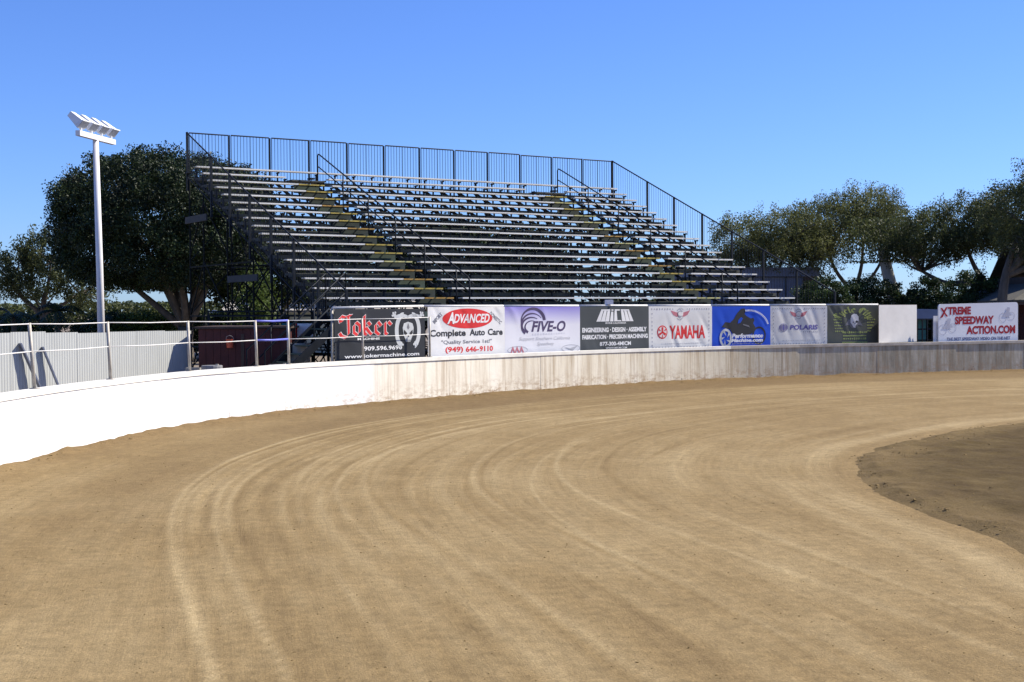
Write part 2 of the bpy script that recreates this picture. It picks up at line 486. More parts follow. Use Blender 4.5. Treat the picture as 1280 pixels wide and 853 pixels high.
arng = np.random.default_rng(123)
for k in range(95):                                   # single tyre marks of many laps, each with its own line and length
    o = arng.uniform(.0, .62)**1.15 + .01; sl_ = arng.normal(0, .0022); s0 = arng.uniform(8, 72); ln = arng.uniform(4, 16)
    w = arng.choice([.0025, .0035, .005, .008, .012], p=[.25, .3, .25, .13, .07]); a = arng.uniform(.09, .24)*(1 if arng.random() < .68 else -.75)*min(1, .006/w+.25)
    win = np.clip(1-np.abs((SS-s0)/ln)**3, 0, 1)
    c_ = GL*(1-.35*o)+o+sl_*(SS-s0)+.0004*arng.normal()*(SS-s0)**2/4
    rough_ = .65+.7*vnoise(SS*1.6+k*5, TT*30, 200+k % 9)
    tone += a*np.exp(-((TT-c_)/w)**2)*win*rough_*(.45 if o < .10 else 1)
tone += band(.955, .018, .26)*fade(30) + band(.91, .008, .16)*fade(31, 0) + band(.88, .01, -.14)*fade(32, 0) - band(1.0, .03, .16) + band(.80, .02, .12)*fade(33, 0)
tone += band(.10, .05, .08)*fade(34, 0)
tone = np.clip(tone, 0, 1)
damp = np.clip(np.exp(-((TT*wid)/.55)**2)*.55 + np.clip(1-inside, 0, 1)*np.interp(SS, [0, 22, 34, 42, 80], [.0, .0, .30, .80, .6]) + (vnoise(SS*.25, TT*9, 14)-.5)*.35*(1-inside*.6), 0, 1)
zz = .0016*(streak-.5)*inside*2 + .006*(patch-.5)
zz += band(GL+.004, .004, .008)*fade(1, .15) - band(GL+.034, .005, .008)*fade(4, .15) - band(GL+.088, .006, .006)*fade(8, .15)
berm = np.exp(-((TT*wid)/.28)**2)
zz += berm*(.010+.035*vnoise(SS*1.3, SS*0, 31)+.030*vnoise(SS*5.3, TT*20, 32)*vnoise(SS*1.9, SS*0, 34)+.022*vnoise(SS*13, TT*60, 33))
zz += np.clip((TT-.985)/.03, 0, 1)*-.03
PP = np.concatenate([XY, zz[...,None]], -1)
me = grid_mesh('dirt_track', PP, M['track'], uv=np.stack([SS, (drift-GL*.75)*11.2], -1), col=np.stack([tone, damp, np.zeros_like(tone)], -1))
tag(link('dirt_track', me), kind='structure')

# infield: darker, rougher soil a step above the groove round it
NI, NJ = 420, 150
S2 = np.linspace(2, 80, NI); J = np.linspace(0, 1, NJ)
e0 = inf_at(S2)
tn = np.gradient(e0, axis=0); tn /= np.linalg.norm(tn, axis=1)[:,None]
nin = np.stack([tn[:,1], -tn[:,0]], 1)
tgt = np.stack([np.full(NI, 40.0), np.linspace(-10, 34, NI)], 1)
reach = J**2.2
ragged = (vnoise(S2*.8, S2*0, 41)-.5)*.35 + (vnoise(S2*2.9, S2*0, 42)-.5)*.16
E0 = e0 + nin*(ragged[:,None]*.5 - .02)
XI = E0[:,None,:]*(1-reach[None,:,None]) + tgt[:,None,:]*reach[None,:,None]
dist = np.linalg.norm(XI-E0[:,None,:], axis=2)
lip = np.clip(dist/.30, 0, 1)
ZI = -.03 + lip*.040 + .05*np.exp(-((dist-.5)/.35)**2)*vnoise(XI[...,0]*1.7, XI[...,1]*1.7, 43) \
     + .05*np.exp(-((dist-1.15)/.25)**2)*vnoise(XI[...,0]*1.1, XI[...,1]*1.1, 48) \
     + lip*(.035*(vnoise(XI[...,0]*1.4, XI[...,1]*1.4, 44)-.5) + .03*(vnoise(XI[...,0]*5, XI[...,1]*5, 45)-.5) + .02*(vnoise(XI[...,0]*13, XI[...,1]*13, 46)-.5))
rim = np.clip(1-dist/(.45+1.3*vnoise(XI[...,0]*.7, XI[...,1]*.7, 49)), 0, 1)**.8*(.40+.45*vnoise(XI[...,0]*2.3, XI[...,1]*2.3, 53)) + .18*(vnoise(XI[...,0]*.45, XI[...,1]*.8, 50)-.4)
me = grid_mesh('infield', np.concatenate([XI, ZI[...,None]], -1), M['soil'], col=np.clip(np.stack([rim]*3, -1), 0, 1))
tag(link('infield', me), kind='structure')

# clods thrown up along the infield edge and at the foot of the wall (nobody could count them)
V = []; F = []
def clod(x, y, z, r):
    b = len(V)
    p = [(1,0,0),(0,1,0),(-1,0,0),(0,-1,0),(0,0,.8),(.6,.6,.45),(-.5,.7,.4),(-.6,-.6,.5),(.7,-.5,.35)]
    for q in p:
        k = r*random.uniform(.6, 1.25); V.append((x+q[0]*k, y+q[1]*k, z+q[2]*k*.8-.2*r))
    for t in ((0,1,5),(1,2,6),(2,3,7),(3,0,8),(5,1,6),(6,2,7),(7,3,8),(8,0,5),(4,5,6),(4,6,7),(4,7,8),(4,8,5)):
        F.append(tuple(b+i for i in t))
for _ in range(600):
    s = random.uniform(20, 60); k = int((s-2)/78*(NI-1)); d = abs(random.gauss(.55, .45))
    if vnoise(np.array([s*.7]), np.array([d*.8]), 47)[0] < .42: continue
    p = E0[k]+nin[k]*d
    clod(p[0], p[1], .035, random.choice([.008, .012, .016, .02, .028]))
for _ in range(320):
    s = random.uniform(26, 72); d = abs(random.gauss(0, .16))+.03
    p = wall_at(np.array([s]), -d)[0]
    clod(p[0], p[1], .03, random.choice([.01, .014, .02, .03]))
for _ in range(3000):                                 # crumbs lying on the near track
    yy = 6.5+22*random.random()**1.6; xx = random.uniform(-6.6, 4.6)
    if abs(xx) > .40*yy+.3: continue
    clod(xx, yy, .001, random.choice([.003, .004, .005, .006, .008, .011]))
me = np_mesh('dirt_clods', np.array(V), np.array(F), M['soil'], col=np.full((len(V), 3), .85))
tag(link('dirt_clods', me), 'loose dirt crumbs on the track, infield edge and wall foot', 'dirt clods', kind='stuff')

# ------------------------------------------------------------------ track wall: cast panels with a cap
wall = tag(empty('track_wall', (*wall_at(30.0, .1), 0)), 'low curving concrete track wall, fresh white paint fading to stained grey', 'wall')
WL = Vector(wall.location)
joints = [1.0, 5, 9, 13, 17, 21, 25, 29.0, 31.2, 34.26, 36.76, 38.74, 41.83, 44.5, 47.97, 51.95, 55.66, 58.35, 61.3, 64.5, 67.4, 71, 75, 79]
def age_of(s): return np.interp(s, [0, 38.5, 41.7, 41.9, 50, 58, 80], [.0, .04, .10, .62, .85, 1.0, 1.0])
def bare_of(s): return np.interp(s, [0, 47, 54, 55.7, 58.3, 58.4, 80], [0, 0, .15, .45, .55, .95, .9])
for a, b in zip(joints[:-1], joints[1:]):
    n = max(2, int((b-a)/.25)); ss = np.linspace(a+.004, b-.004, n)
    gap = random.uniform(-.006, .006)
    hh = [-.1, 0, .08, .2, .4, .6, .8, .925]
    fr = wall_at(ss, gap); bk = wall_at(ss, .20)
    rows = [np.c_[fr, np.full(n, h)] for h in hh] + [np.c_[bk, np.full(n, hh[-1])], np.c_[bk, np.full(n, -.1)]]
    P = np.stack(rows, 1) - np.array(WL)
    U = np.stack([np.stack([ss, np.full(n, h)], -1) for h in hh+[.95, 1.2]], 1)
    ag = age_of(ss)[:,None]*np.ones((1, len(rows))); ba = bare_of(ss)[:,None]*np.ones((1, len(rows)))
    fo = np.interp(U[...,1], [0, .15, .24, .5], [1, .9, .35, 0])*np.interp(U[...,0], [0, 34, 40, 46, 80], [.30, .35, .6, 1, 1])
    me = grid_mesh('panel', P, M['wall'], uv=U, col=np.stack([ag, ba, fo], -1), smooth=False)
    # close the ends
    nr = len(rows); bm = bmesh.new(); bm.from_mesh(me); bm.verts.ensure_lookup_table()
    bm.faces.new([bm.verts[j] for j in range(nr)]); bm.faces.new([bm.verts[(n-1)*nr+j] for j in reversed(range(nr))])
    bm.to_mesh(me); bm.free()
    link('panel', me, wall)
    # cap: a folded strip a little proud of the face
    cs = np.linspace(a+.002, b-.002, n)
    cf = wall_at(cs, -.022); cb = wall_at(cs, .222)
    lift = .92 + np.interp(cs, [a, (a+b)/2, b], [0, random.uniform(-.004, .004), 0])
    ring = [np.c_[cf, lift], np.c_[cf, lift+.085], np.c_[cb, lift+.085], np.c_[cb, lift], np.c_[cf, lift]]
    me = grid_mesh('cap', np.stack(ring, 1)-np.array(WL), M['cap'] if b < 55.7 else M['cap_old'], smooth=False)
    link('cap', me, wall)

# ------------------------------------------------------------------ catch fence on the wall: posts with two strands
fence = tag(empty('catch_fence', (-6.99, 19.88, 0)), 'thin post and cable catch fence standing on the white wall', 'fence')
FL = Vector(fence.location)
POSTS = [((-7.10,14.0), 1.99), ((-7.04,17.07), 1.98), ((-6.987,19.876), 1.97), ((-6.678,22.592), 1.965), ((-6.045,25.476), 1.955), ((-5.2,27.687), 1.945), ((-4.717,28.71), 1.945), ((-3.385,30.897), 1.955), ((-1.989,32.767), 1.975)]
lean = [-.05, -.05, -.07, -.045, -.03, -.03, -.02, -.03, 0]
tops = []
for (p, h), l in zip(POSTS, lean):
    top = Vector((p[0]+l, p[1], h)); tops.append((Vector((p[0], p[1], 1.0)), top))
    m = MB(); m.tube([Vector((p[0], p[1], .93))-FL, top-FL], .028, 8)
    m.box(p[0]-FL.x-.06, p[0]-FL.x+.06, p[1]-FL.y-.06, p[1]-FL.y+.06, 1.004, 1.018)
    m.build('post', M['galv'], fence, True)
for i in range(len(tops)-1):
    (a0, a1), (b0, b1) = tops[i], tops[i+1]
    blue = i == 5
    for fr in (.985, .57):
        p = a0.lerp(a1, fr)-FL; q = b0.lerp(b1, fr)-FL
        mid = (p+q)/2 - Vector((0, 0, .012))
        m = MB(); m.tube([p, mid, q], .024 if blue else .0095, 6)
        m.build('rail' if blue else 'cable', M['bluepaint'] if blue else M['cable'], fence, True)

# ------------------------------------------------------------------ banners
_tmp = bpy.data.objects
def text2d(s, bold=0.0, shear=0.0, spacing=1.0):
    cu = bpy.data.curves.new('t', 'FONT'); cu.body = s; cu.size = 1.0; cu.offset = bold; cu.shear = shear
    cu.space_character = spacing; cu.resolution_u = 3
    ob = bpy.data.objects.new('t', cu); COL.objects.link(ob)
    bpy.context.view_layer.update()
    dg = bpy.context.evaluated_depsgraph_get()
    me = bpy.data.meshes.new_from_object(ob.evaluated_get(dg))
    v = np.array([tuple(x.co)[:2] for x in me.vertices]); f = [tuple(p.vertices) for p in me.polygons]
    bpy.data.objects.remove(ob); bpy.data.curves.remove(cu); bpy.data.meshes.remove(me)
    return v, f

class Banner:
    """flat print on a hanging sheet; local print coordinates 0..1 from the top-left corner"""
    def __init__(self, name, p0, p1, z0, z1, mat, label, cat='banner', group='sponsor banners along the track wall', wrinkle=.012, seed=0, slope=(0, 0), thick=.004, corner=0):
        self.a = Vector((*p0, 0)); self.b = Vector((*p1, 0)); self.z0 = z0; self.z1 = z1
        self.root = tag(empty(name, (p0[0], p0[1], z0)), label, cat, group)
        d = self.b-self.a; self.n = Vector((d.y, -d.x, 0)).normalized()
        self.w = d.length; self.wr = wrinkle; self.seed = seed; self.slope = slope; self.layer = 1
        r = random.Random(seed)
        self.cr = [(r.uniform(-.2, .9), r.uniform(.35, .8), r.uniform(.03, .06), r.choice([-1, 1])) for _ in range(5)]
        nu, nv = int(self.w/.03), int((z1-z0)/.03)
        u = np.linspace(0, 1, nu); v = np.linspace(0, 1, nv)
        P = np.array([[tuple(self.pt(x, y, 0)) for y in v] for x in u])
        uv = np.stack(np.meshgrid(u, 1-v, indexing='ij'), -1)
        if corner:
            m = MB(); n = 6; pts = []
            for cx, cy, a0 in ((1-corner/self.w, corner/(z1-z0), -90), (1-corner/self.w, 1, 0), (0, 1, 90), (corner/self.w, corner/(z1-z0), 180)):
                if cy == 1: pts.append((1 if cx > .5 else 0, 1)); continue
                for k in range(n+1):
                    t = R(a0+90*k/n); pts.append((cx+math.cos(t)*corner/self.w, cy+math.sin(t)*corner/(z1-z0)))
            fr = [self.pt(x, y, 0) for x, y in pts]; bk = [self.pt(x, y, -thick) for x, y in pts]
            m.poly(fr); m.poly(bk[::-1])
            for k in range(len(fr)): m.quad(fr[k], bk[k], bk[(k+1) % len(fr)], fr[(k+1) % len(fr)])
            self.sheet = m.build('board', mat, self.root)
        else:
            self.sheet = link('sheet', grid_mesh('sheet', P, mat, uv=uv), self.root)
            if thick > .01:
                m = MB(); k = [self.pt(x, y, -.003) for x, y in ((0,0),(1,0),(1,1),(0,1))]; q = [self.pt(x, y, -thick) for x, y in ((0,0),(1,0),(1,1),(0,1))]
                m.hexa(q, k); m.build('backing_board', M['tan'], self.root)
    def disp(self, x, y):
        if not self.wr: return 0
        h = 0
        for c, sl, wd, sg in self.cr:      # diagonal tension folds
            t = (x - (c + sl*y*.55))/wd
            h += sg*math.exp(-t*t)*(.5+.5*math.sin(3*y+self.seed))
        h += .5*math.sin(x*9+self.seed)*math.sin(y*3.1)
        return h*self.wr*min(1, 6*min(x+.02, 1.02-x, y+.05, 1.05-y))
    def pt(self, x, y, lift):
        p = self.a.lerp(self.b, x)
        top = self.z1 + self.slope[0]*(1-x)+self.slope[1]*x
        z = top + (self.z0-top)*y
        q = p + self.n*(self.disp(x, y)+lift)
        return Vector((q.x, q.y, z)) - Vector(self.root.location)
    def add(self, name, v, f, mat, lift=None, cut=True):
        bm = bmesh.new()
        bv = [bm.verts.new((x, y, 0)) for x, y in v]
        for q in f:
            try: bm.faces.new([bv[i] for i in q])
            except ValueError: pass
        if cut:
            xs = [x for x, y in v]; ys = [y for x, y in v]
            st = .022 if self.wr else .2
            for axis, lo, hi in ((0, min(xs), max(xs)), (1, min(ys), max(ys))):
                k = math.ceil(lo/st)
                while k*st < hi:
                    co = [0, 0, 0]; no = [0, 0, 0]; co[axis] = k*st; no[axis] = 1
                    bmesh.ops.bisect_plane(bm, geom=bm.verts[:]+bm.edges[:]+bm.faces[:], plane_co=co, plane_no=no); k += 1
        if lift is None: lift = .004*self.layer
        for q in bm.verts: q.co = self.pt(q.co.x, q.co.y, lift + q.co.z)
        bmesh.ops.recalc_face_normals(bm, faces=bm.faces[:])
        me = bpy.data.meshes.new(name); bm.to_mesh(me); bm.free(); me.materials.append(mat)
        return link(name, me, self.root)
    def text(self, s, x0, y0, x1, y1, mat, bold=.02, shear=0, spacing=1.0, warp=None, lift=None, name='lettering'):
        v, f = text2d(s, bold, shear, spacing)
        lo = v.min(0); hi = v.max(0)
        nx = (v[:,0]-lo[0])/(hi[0]-lo[0]); ny = 1-(v[:,1]-lo[1])/(hi[1]-lo[1])
        X = x0+nx*(x1-x0); Y = y0+ny*(y1-y0)
        if warp: X, Y = warp(nx, ny)
        return self.add(name, list(zip(X, Y)), f, mat, lift)
    def shape(self, pts, mat, name='print', lift=None):
        return self.add(name, pts, [tuple(range(len(pts)))], mat, lift)
    def ellipse(self, cx, cy, rx, ry, mat, name='print', lift=None, n=36):
        return self.shape([(cx+rx*math.cos(2*math.pi*k/n), cy+ry*math.sin(2*math.pi*k/n)) for k in range(n)], mat, name, lift)
    def arc(self, cx, cy, rx, ry, a0, a1, w0, w1, mat, name='print', lift=None, n=28):
        v = []; f = []; asp = (self.z1-self.z0)/self.w
        for k in range(n+1):
            t = k/n; a = R(a0+(a1-a0)*t); w = (w0+(w1-w0)*t)
            c, s = math.cos(a), math.sin(a)
            v += [(cx+(rx+w*asp)*c, cy+(ry+w)*s), (cx+(rx-w*asp)*c, cy+(ry-w)*s)]
            if k: i = 2*k; f.append((i-2, i, i+1, i-1))
        return self.add(name, v, f, mat, lift)
    def nib(self, strokes, x0, y0, x1, y1, mat, w, ang=40, lift=None, name='lettering', box=None, warp=None):
        """broad-nib pen strokes (blackletter); strokes in units where y grows downwards"""
        allp = [p for s in strokes for p in s]
        bx = box or (min(p[0] for p in allp), min(p[1] for p in allp), max(p[0] for p in allp), max(p[1] for p in allp))
        dx = math.cos(R(ang))*w/2; dy = -math.sin(R(ang))*w/2
        v = []; f = []; z = []
        mapx = lambda p: (x0+(p[0]-bx[0])/(bx[2]-bx[0])*(x1-x0), y0+(p[1]-bx[1])/(bx[3]-bx[1])*(y1-y0))
        mp = warp or mapx
        k = 0
        for s in strokes:
            for a, b in zip(s[:-1], s[1:]):
                ln = math.hypot(b[0]-a[0], b[1]-a[1]) or 1
                e = .18*w/ln; a2 = (a[0]-(b[0]-a[0])*e, a[1]-(b[1]-a[1])*e); b2 = (b[0]+(b[0]-a[0])*e, b[1]+(b[1]-a[1])*e)
                q = [(a2[0]-dx, a2[1]-dy), (a2[0]+dx, a2[1]+dy), (b2[0]+dx, b2[1]+dy), (b2[0]-dx, b2[1]-dy)]
                i = len(v); v += [mp(p) for p in q]; f.append((i, i+1, i+2, i+3)); z += [k*.0003]*4; k += 1
        o = self.add(name, v, f, mat, lift if lift is not None else .004*self.layer, cut=False)
        for vert, dz in zip(o.data.vertices, z): vert.co += self.n*dz
        return o
    def dashes(self, x0, y0, x1, y1, n, mat, lx, ly, rng, name='border_print'):
        v = []; f = []
        for k in range(n):
            t = k/(n-1); x = x0+(x1-x0)*t; y = y0+(y1-y0)*t
            a, b = lx*rng.uniform(.5, 1), ly*rng.uniform(.5, 1)
            i = len(v); v += [(x-a, y-b), (x+a, y-b), (x+a, y+b), (x-a, y+b)]; f.append((i, i+1, i+2, i+3))
        o = self.add(name, v, f, mat, cut=False); o['kind'] = 'stuff'; return o

BP = {418:(-4.005,30.637),531:(-2.129,33.159),534:(-2.06,33.25),631:(-.191,35.48),725:(1.875,37.564),811:(3.964,39.44),890:(6.025,40.987),
      963:(8.004,42.143),1031:(9.976,43.057),1094:(11.854,43.877),1145:(13.375,44.541),1168:(14.061,44.841),1272:(17.186,46.205)}
brg = random.Random(5)

# blackletter strokes
BL = {
 'J': [[(2.9,.2),(2.9,4.6),(2.0,5.6),(.9,5.2),(.5,4.6)],[(.4,.9),(1.0,.3),(1.9,.55),(2.9,.2),(3.6,.1)],[(.4,.9),(.7,1.6),(1.2,1.5)]],
 'o': [[(.5,2.7),(.5,4.4),(1.3,5.0)],[(1.2,1.9),(2.1,2.6),(2.1,4.2),(1.3,5.0)],[(.5,2.7),(1.2,1.9)]],
 'k': [[(.5,.3),(.5,4.6),(1.0,5.0)],[(.5,2.9),(1.6,1.9),(2.1,2.5),(1.0,3.3)],[(1.0,3.3),(1.9,4.4),(2.4,4.9),(2.8,4.6)]],
 'e': [[(.5,2.6),(.5,4.3),(1.4,5.0),(2.1,4.4)],[(.5,2.6),(1.3,1.9),(2.0,2.7),(.7,3.6)]],
 'r': [[(.5,2.1),(.5,4.7),(.9,5.0)],[(.5,2.7),(1.5,1.9),(2.1,2.5)]],
 'C': [[(2.4,.8),(1.4,.3),(.5,1.4),(.5,3.8),(1.5,5.0),(2.6,4.2)],[(1.4,.6),(1.4,4.4)],[(2.4,.8),(2.6,1.5)]],
 'y': [[(.5,2.1),(.5,4.2),(1.2,4.9)],[(1.9,2.0),(1.9,5.2),(1.1,6.2),(.4,5.8)],[(1.2,4.9),(1.9,4.3)]],
 'c': [[(1.9,2.5),(1.2,1.9),(.5,2.7),(.5,4.3),(1.3,5.0),(2.0,4.4)]],
 'l': [[(.5,.3),(.5,4.6),(1.0,5.0)]],
 'i': [[(.5,2.1),(.5,4.6),(1.0,5.0)],[(.4,.9),(.7,1.2)]],
 't': [[(.6,.8),(.6,4.5),(1.2,5.0)],[(.0,2.1),(1.5,2.0)]],
 ' ': [],
}
BLW = {'J':3.9,'o':2.9,'k':3.2,'e':2.8,'r':2.6,'C':3.2,'y':2.7,'c':2.6,'l':1.5,'i':1.5,'t':1.8,' ':1.4}
def blackletter(word):
    out = []; x = 0
    for c in word:
        for s in BL[c]: out.append([(p[0]+x, p[1]) for p in s])
        x += BLW[c]
    return out, x

# 1 black banner
B = Banner('banner', BP[418], BP[531], .92, 2.17, M['v_black'], 'black banner with red blackletter word and silver jester skull emblem', seed=1, wrinkle=.006)
st, wd = blackletter('Joker')
B.layer = 1; B.nib(st, .05, .12, .60, .52, M['i_white'], 1.15)
B.layer = 2; B.nib(st, .05, .12, .60, .52, M['i_red'], .80)
B.layer = 1
B.text('MACHINE', .24, .535, .48, .575, M['i_white'], .03)
B.text('909.596.9690', .31, .695, .73, .775, M['i_white'], .02)
B.text('www.jokermachine.com', .10, .835, .93, .925, M['i_white'], .02)
# jester skull emblem: two horned cap sweeps ending in bells, skull face between
for sg in (-1, 1):
    cx = .80
    B.arc(cx+sg*.055, .42, .075*1.0, .30, -95 if sg > 0 else -85, 75 if sg > 0 else -255, .05, .055, M['i_silver'], 'emblem')
    B.arc(cx+sg*.075, .20, .080, .07, -165 if sg > 0 else -15, -20 if sg > 0 else -160, .035, .03, M['i_silver'], 'emblem')
    for bx, by in ((cx+sg*.155, .12), (cx+sg*.085, .66)):
        B.layer = 2; B.ellipse(bx, by, .018, .035, M['i_silver'], 'emblem')
        for q in range(3):
            a = R(90 + sg*(-60+60*q) if by > .4 else -90+sg*(60*q-20)); B.layer = 3
            B.ellipse(bx+.024*math.cos(a), by+.05*math.sin(a), .010, .022, M['i_silver'], 'emblem')
    B.layer = 1
B.layer = 2
B.shape([(.735,.36),(.75,.28),(.80,.25),(.85,.28),(.865,.36),(.855,.50),(.835,.58),(.825,.64),(.775,.64),(.765,.58),(.745,.50)], M['i_silver'], 'emblem')
B.layer = 3
for sg in (-1, 1):
    B.shape([(.80+sg*.012,.47),(.80+sg*.05,.40),(.80+sg*.052,.47),(.80+sg*.03,.51)], M['i_black'], 'emblem')
B.shape([(.79,.54),(.80,.50),(.81,.54)], M['i_black'], 'emblem')
B.shape([(.785,.36),(.80,.27),(.815,.36),(.80,.40)], M['i_grey'], 'emblem')
for q in range(5): B.shape([(.778+.011*q,.59),(.781+.011*q,.59),(.781+.011*q,.64),(.778+.011*q,.64)], M['i_black'], 'emblem')

# 2 white banner, red oval
B = Banner('banner', BP[534], BP[631], .92, 2.21, M['v_white'], 'white banner with red oval and black and red auto care lettering', seed=2, wrinkle=.016)
B.layer = 1; B.ellipse(.505, .225, .325, .195, M['i_red'])
B.layer = 2; B.text('ADVANCED', .245, .135, .79, .315, M['i_white'], .03, .3)
B.text('A', .235, .10, .325, .33, M['i_white'], .03, .3, lift=.012)
B.layer = 1
B.text('Complete', .02, .435, .475, .605, M['i_black'], .03); B.text('Auto', .525, .435, .725, .565, M['i_black'], .03); B.text('Care', .765, .435, .97, .565, M['i_black'], .03)
B.text('"Quality Service 1st!"', .165, .64, .82, .735, M['i_grey'], .015)
B.text('(949)', .215, .77, .44, .90, M['i_red'], .03); B.text('646-', .475, .775, .645, .88, M['i_red'], .03); B.text('9110', .655, .775, .835, .88, M['i_red'], .03)
B.text('IMPORT', .03, .08, .18, .24, M['i_grey'], .02, warp=lambda a, b: (.055+.10*a+.030*(b), .27-.17*a+.055*b))
B.text('DOMESTIC', .8, .1, .95, .3, M['i_grey'], .02, warp=lambda a, b: (.815+.15*a-.03*b, .09+.21*a+.055*b))

# 3 white and lilac banner
B = Banner('banner', BP[631], BP[725], .92, 2.21, M['v_lilac'], 'white banner shading to lilac at top with dark swoosh rings', seed=3, wrinkle=.020)
B.arc(.36, .30, .150, .26, -200, -5, .012, .040, M['i_plum'])
B.arc(.355, .36, .140, .22, -215, -35, .030, .006, M['i_plum'])
B.arc(.345, .40, .125, .18, -230, -55, .040, .006, M['i_plum'])
B.arc(.35, .42, .090, .13, -235, -70, .030, .004, M['i_plum'])
B.text('FIVE-O', .34, .295, .80, .52, M['i_plum'], .03, .25)
B.dashes(.36, .57, .78, .56, 13, M['i_ghost'], .011, .022, brg, 'small_print')
B.text('Support Southern California', .18, .625, .86, .715, M['i_palegrey'], .0, .35)
B.text('Speedway', .41, .735, .64, .825, M['i_palegrey'], .0, .35)
for cx in (.16, .87):
    B.arc(cx, .885, .125, .075, 0, 360, .006, .006, M['i_palegrey'])
B.layer = 2
for q in range(3):
    x = .10+.055*q
    B.shape([(x-.035,.955),(x,.80),(x+.035,.955),(x+.018,.955),(x,.87),(x-.018,.955)], M['i_pink'])
B.shape([(.77,.85),(.86,.88),(.97,.83),(.90,.93),(.85,.91)], M['i_palegrey'])

# 4 charcoal banner
B = Banner('banner', BP[725], BP[811], .93, 2.21, M['v_charcoal'], 'charcoal banner with flared white block logo and white machining text', seed=4, wrinkle=.020)
def flare(p): # p in 0..1 box -> trapezoid splayed downwards
    x, y = p; return (.50+(x-.5)*(.40+.13*y), .065+.265*y)
bars = [(0,.085),(.115,.20),(.23,.315),(.36,.43),(.475,.545),(.70,.785),(.815,.90),(.93,1.0)]
for k, (a, b) in enumerate(bars):
    top = 0 if k not in (3,) else .18
    q = [(a, top), (b, top), (b+.012, 1), (a-.012, 1)]
    B.shape([flare(p) for p in q], M['i_white'], 'logo')
for a, b in ((.0,.315),(.70,1.0),(.475,.66)):
    B.layer = 2; B.shape([flare(p) for p in ((a,0),(b,0),(b,.10),(a,.10))], M['i_white'], 'logo')
B.shape([flare(p) for p in ((.545,.9),(.66,.9),(.665,1),(.545,1))], M['i_white'], 'logo')
B.shape([flare(p) for p in ((.36,.0),(.43,.0),(.43,.11),(.36,.11))], M['i_white'], 'logo'); B.layer = 1
B.text('IRVINE CALIFORNIA', .355, .345, .66, .385, M['i_white'], .02)
B.text('ENGINEERING \u00b7 DESIGN \u00b7 ASSEMBLY', .03, .46, .965, .565, M['i_white'], .045)
B.text('FABRICATION \u00b7 PRECISION MACHINING', .03, .615, .98, .715, M['i_white'], .045)
B.text('877-300-4MICM', .28, .775, .73, .865, M['i_white'], .03)
B.text('WWW.MICM.COM', .36, .895, .67, .935, M['i_white'], .02)

def winged(B, cx, cy, s):
    for sg in (-1, 1):
        B.layer = 1
        B.shape([(cx+sg*.02*s, cy-.01*s), (cx+sg*.155*s, cy-.075*s), (cx+sg*.115*s, cy+.03*s), (cx+sg*.06*s, cy+.075*s), (cx+sg*.02*s, cy+.06*s)], M['i_pink'], 'emblem')
    B.layer = 2; B.ellipse(cx, cy, .045*s, .075*s, M['v_white'], 'emblem')
    B.layer = 3; B.arc(cx, cy, .040*s, .062*s, 60, 320, .012, .012, M['i_palegrey'], 'emblem')
    B.arc(cx, cy, .055*s, .125*s, -140, -40, .010, .010, M['i_palegrey'], 'emblem'); B.arc(cx, cy, .055*s, .125*s, 40, 140, .010, .010, M['i_palegrey'], 'emblem')
    B.layer = 1
def border(B):
    B.dashes(.045, .065, .37, .065, 9, M['i_palegrey'], .012, .022, brg); B.dashes(.60, .065, .95, .065, 10, M['i_palegrey'], .012, .022, brg)
    B.dashes(.05, .17, .05, .90, 9, M['i_palegrey'], .010, .022, brg); B.dashes(.95, .17, .95, .90, 9, M['i_palegrey'], .010, .022, brg)
    B.dashes(.06, .945, .94, .945, 19, M['i_palegrey'], .012, .018, brg)

# 5 white banner, red lettering
B = Banner('banner', BP[811], BP[890], .94, 2.21, M['v_white'], 'white banner with large red lettering beside a red round emblem', seed=5, wrinkle=.016)
border(B); winged(B, .49, .17, 1)
B.layer = 1; B.ellipse(.205, .595, .078, .155, M['i_red'], 'emblem')
B.layer = 2
B.ellipse(.205, .595, .064, .127, M['v_white'], 'emblem'); B.layer = 3
for q in range(3):
    a = R(-90+120*q); c, s = math.cos(a), math.sin(a)
    B.shape([(.205+.058*c-.014*s, .595+2*(.058*s+.014*c)), (.205+.058*c+.014*s, .595+2*(.058*s-.014*c)), (.205-.006*c+.009*s, .595+2*(-.006*s-.009*c)), (.205-.006*c-.009*s, .595+2*(-.006*s+.009*c))], M['i_red'], 'emblem')
    a += R(60); c, s = math.cos(a), math.sin(a)
    B.shape([(.205+.060*c-.010*s, .595+2*(.060*s+.010*c)), (.205+.060*c+.010*s, .595+2*(.060*s-.010*c)), (.205+.02*c, .595+2*.02*s)], M['i_red'], 'emblem')
B.layer = 1
B.text('YAMAHA', .315, .445, .885, .755, M['i_red'], .03)
B.dashes(.20, .865, .82, .865, 22, M['i_palegrey'], .010, .012, brg, 'small_print')

# 6 blue banner: rider on a motorcycle
B = Banner('banner', BP[890], BP[963], .95, 2.20, M['v_blue'], 'blue banner with black motorcycle rider silhouette and white lettering', seed=6, wrinkle=.006)
B.layer = 1
B.arc(.80, .72, .105, .20, 0, 360, .022, .022, M['i_black'], 'emblem')
B.layer = 2
B.shape([(.16,.50),(.22,.38),(.30,.40),(.37,.30),(.42,.17),(.49,.06),(.55,.05),(.565,.12),(.55,.19),(.58,.24),(.66,.30),(.70,.28),(.72,.34),(.70,.42),(.74,.52),(.72,.62),(.66,.68),(.44,.72),(.34,.66),(.30,.56),(.22,.52)], M['i_black'], 'emblem')
B.layer = 3
B.shape([(.44,.34),(.49,.26),(.52,.30),(.48,.40),(.43,.42)], M['v_blue'], 'emblem')
B.shape([(.52,.43),(.62,.47),(.64,.52),(.60,.50),(.52,.46)], M['i_grey'], 'emblem')
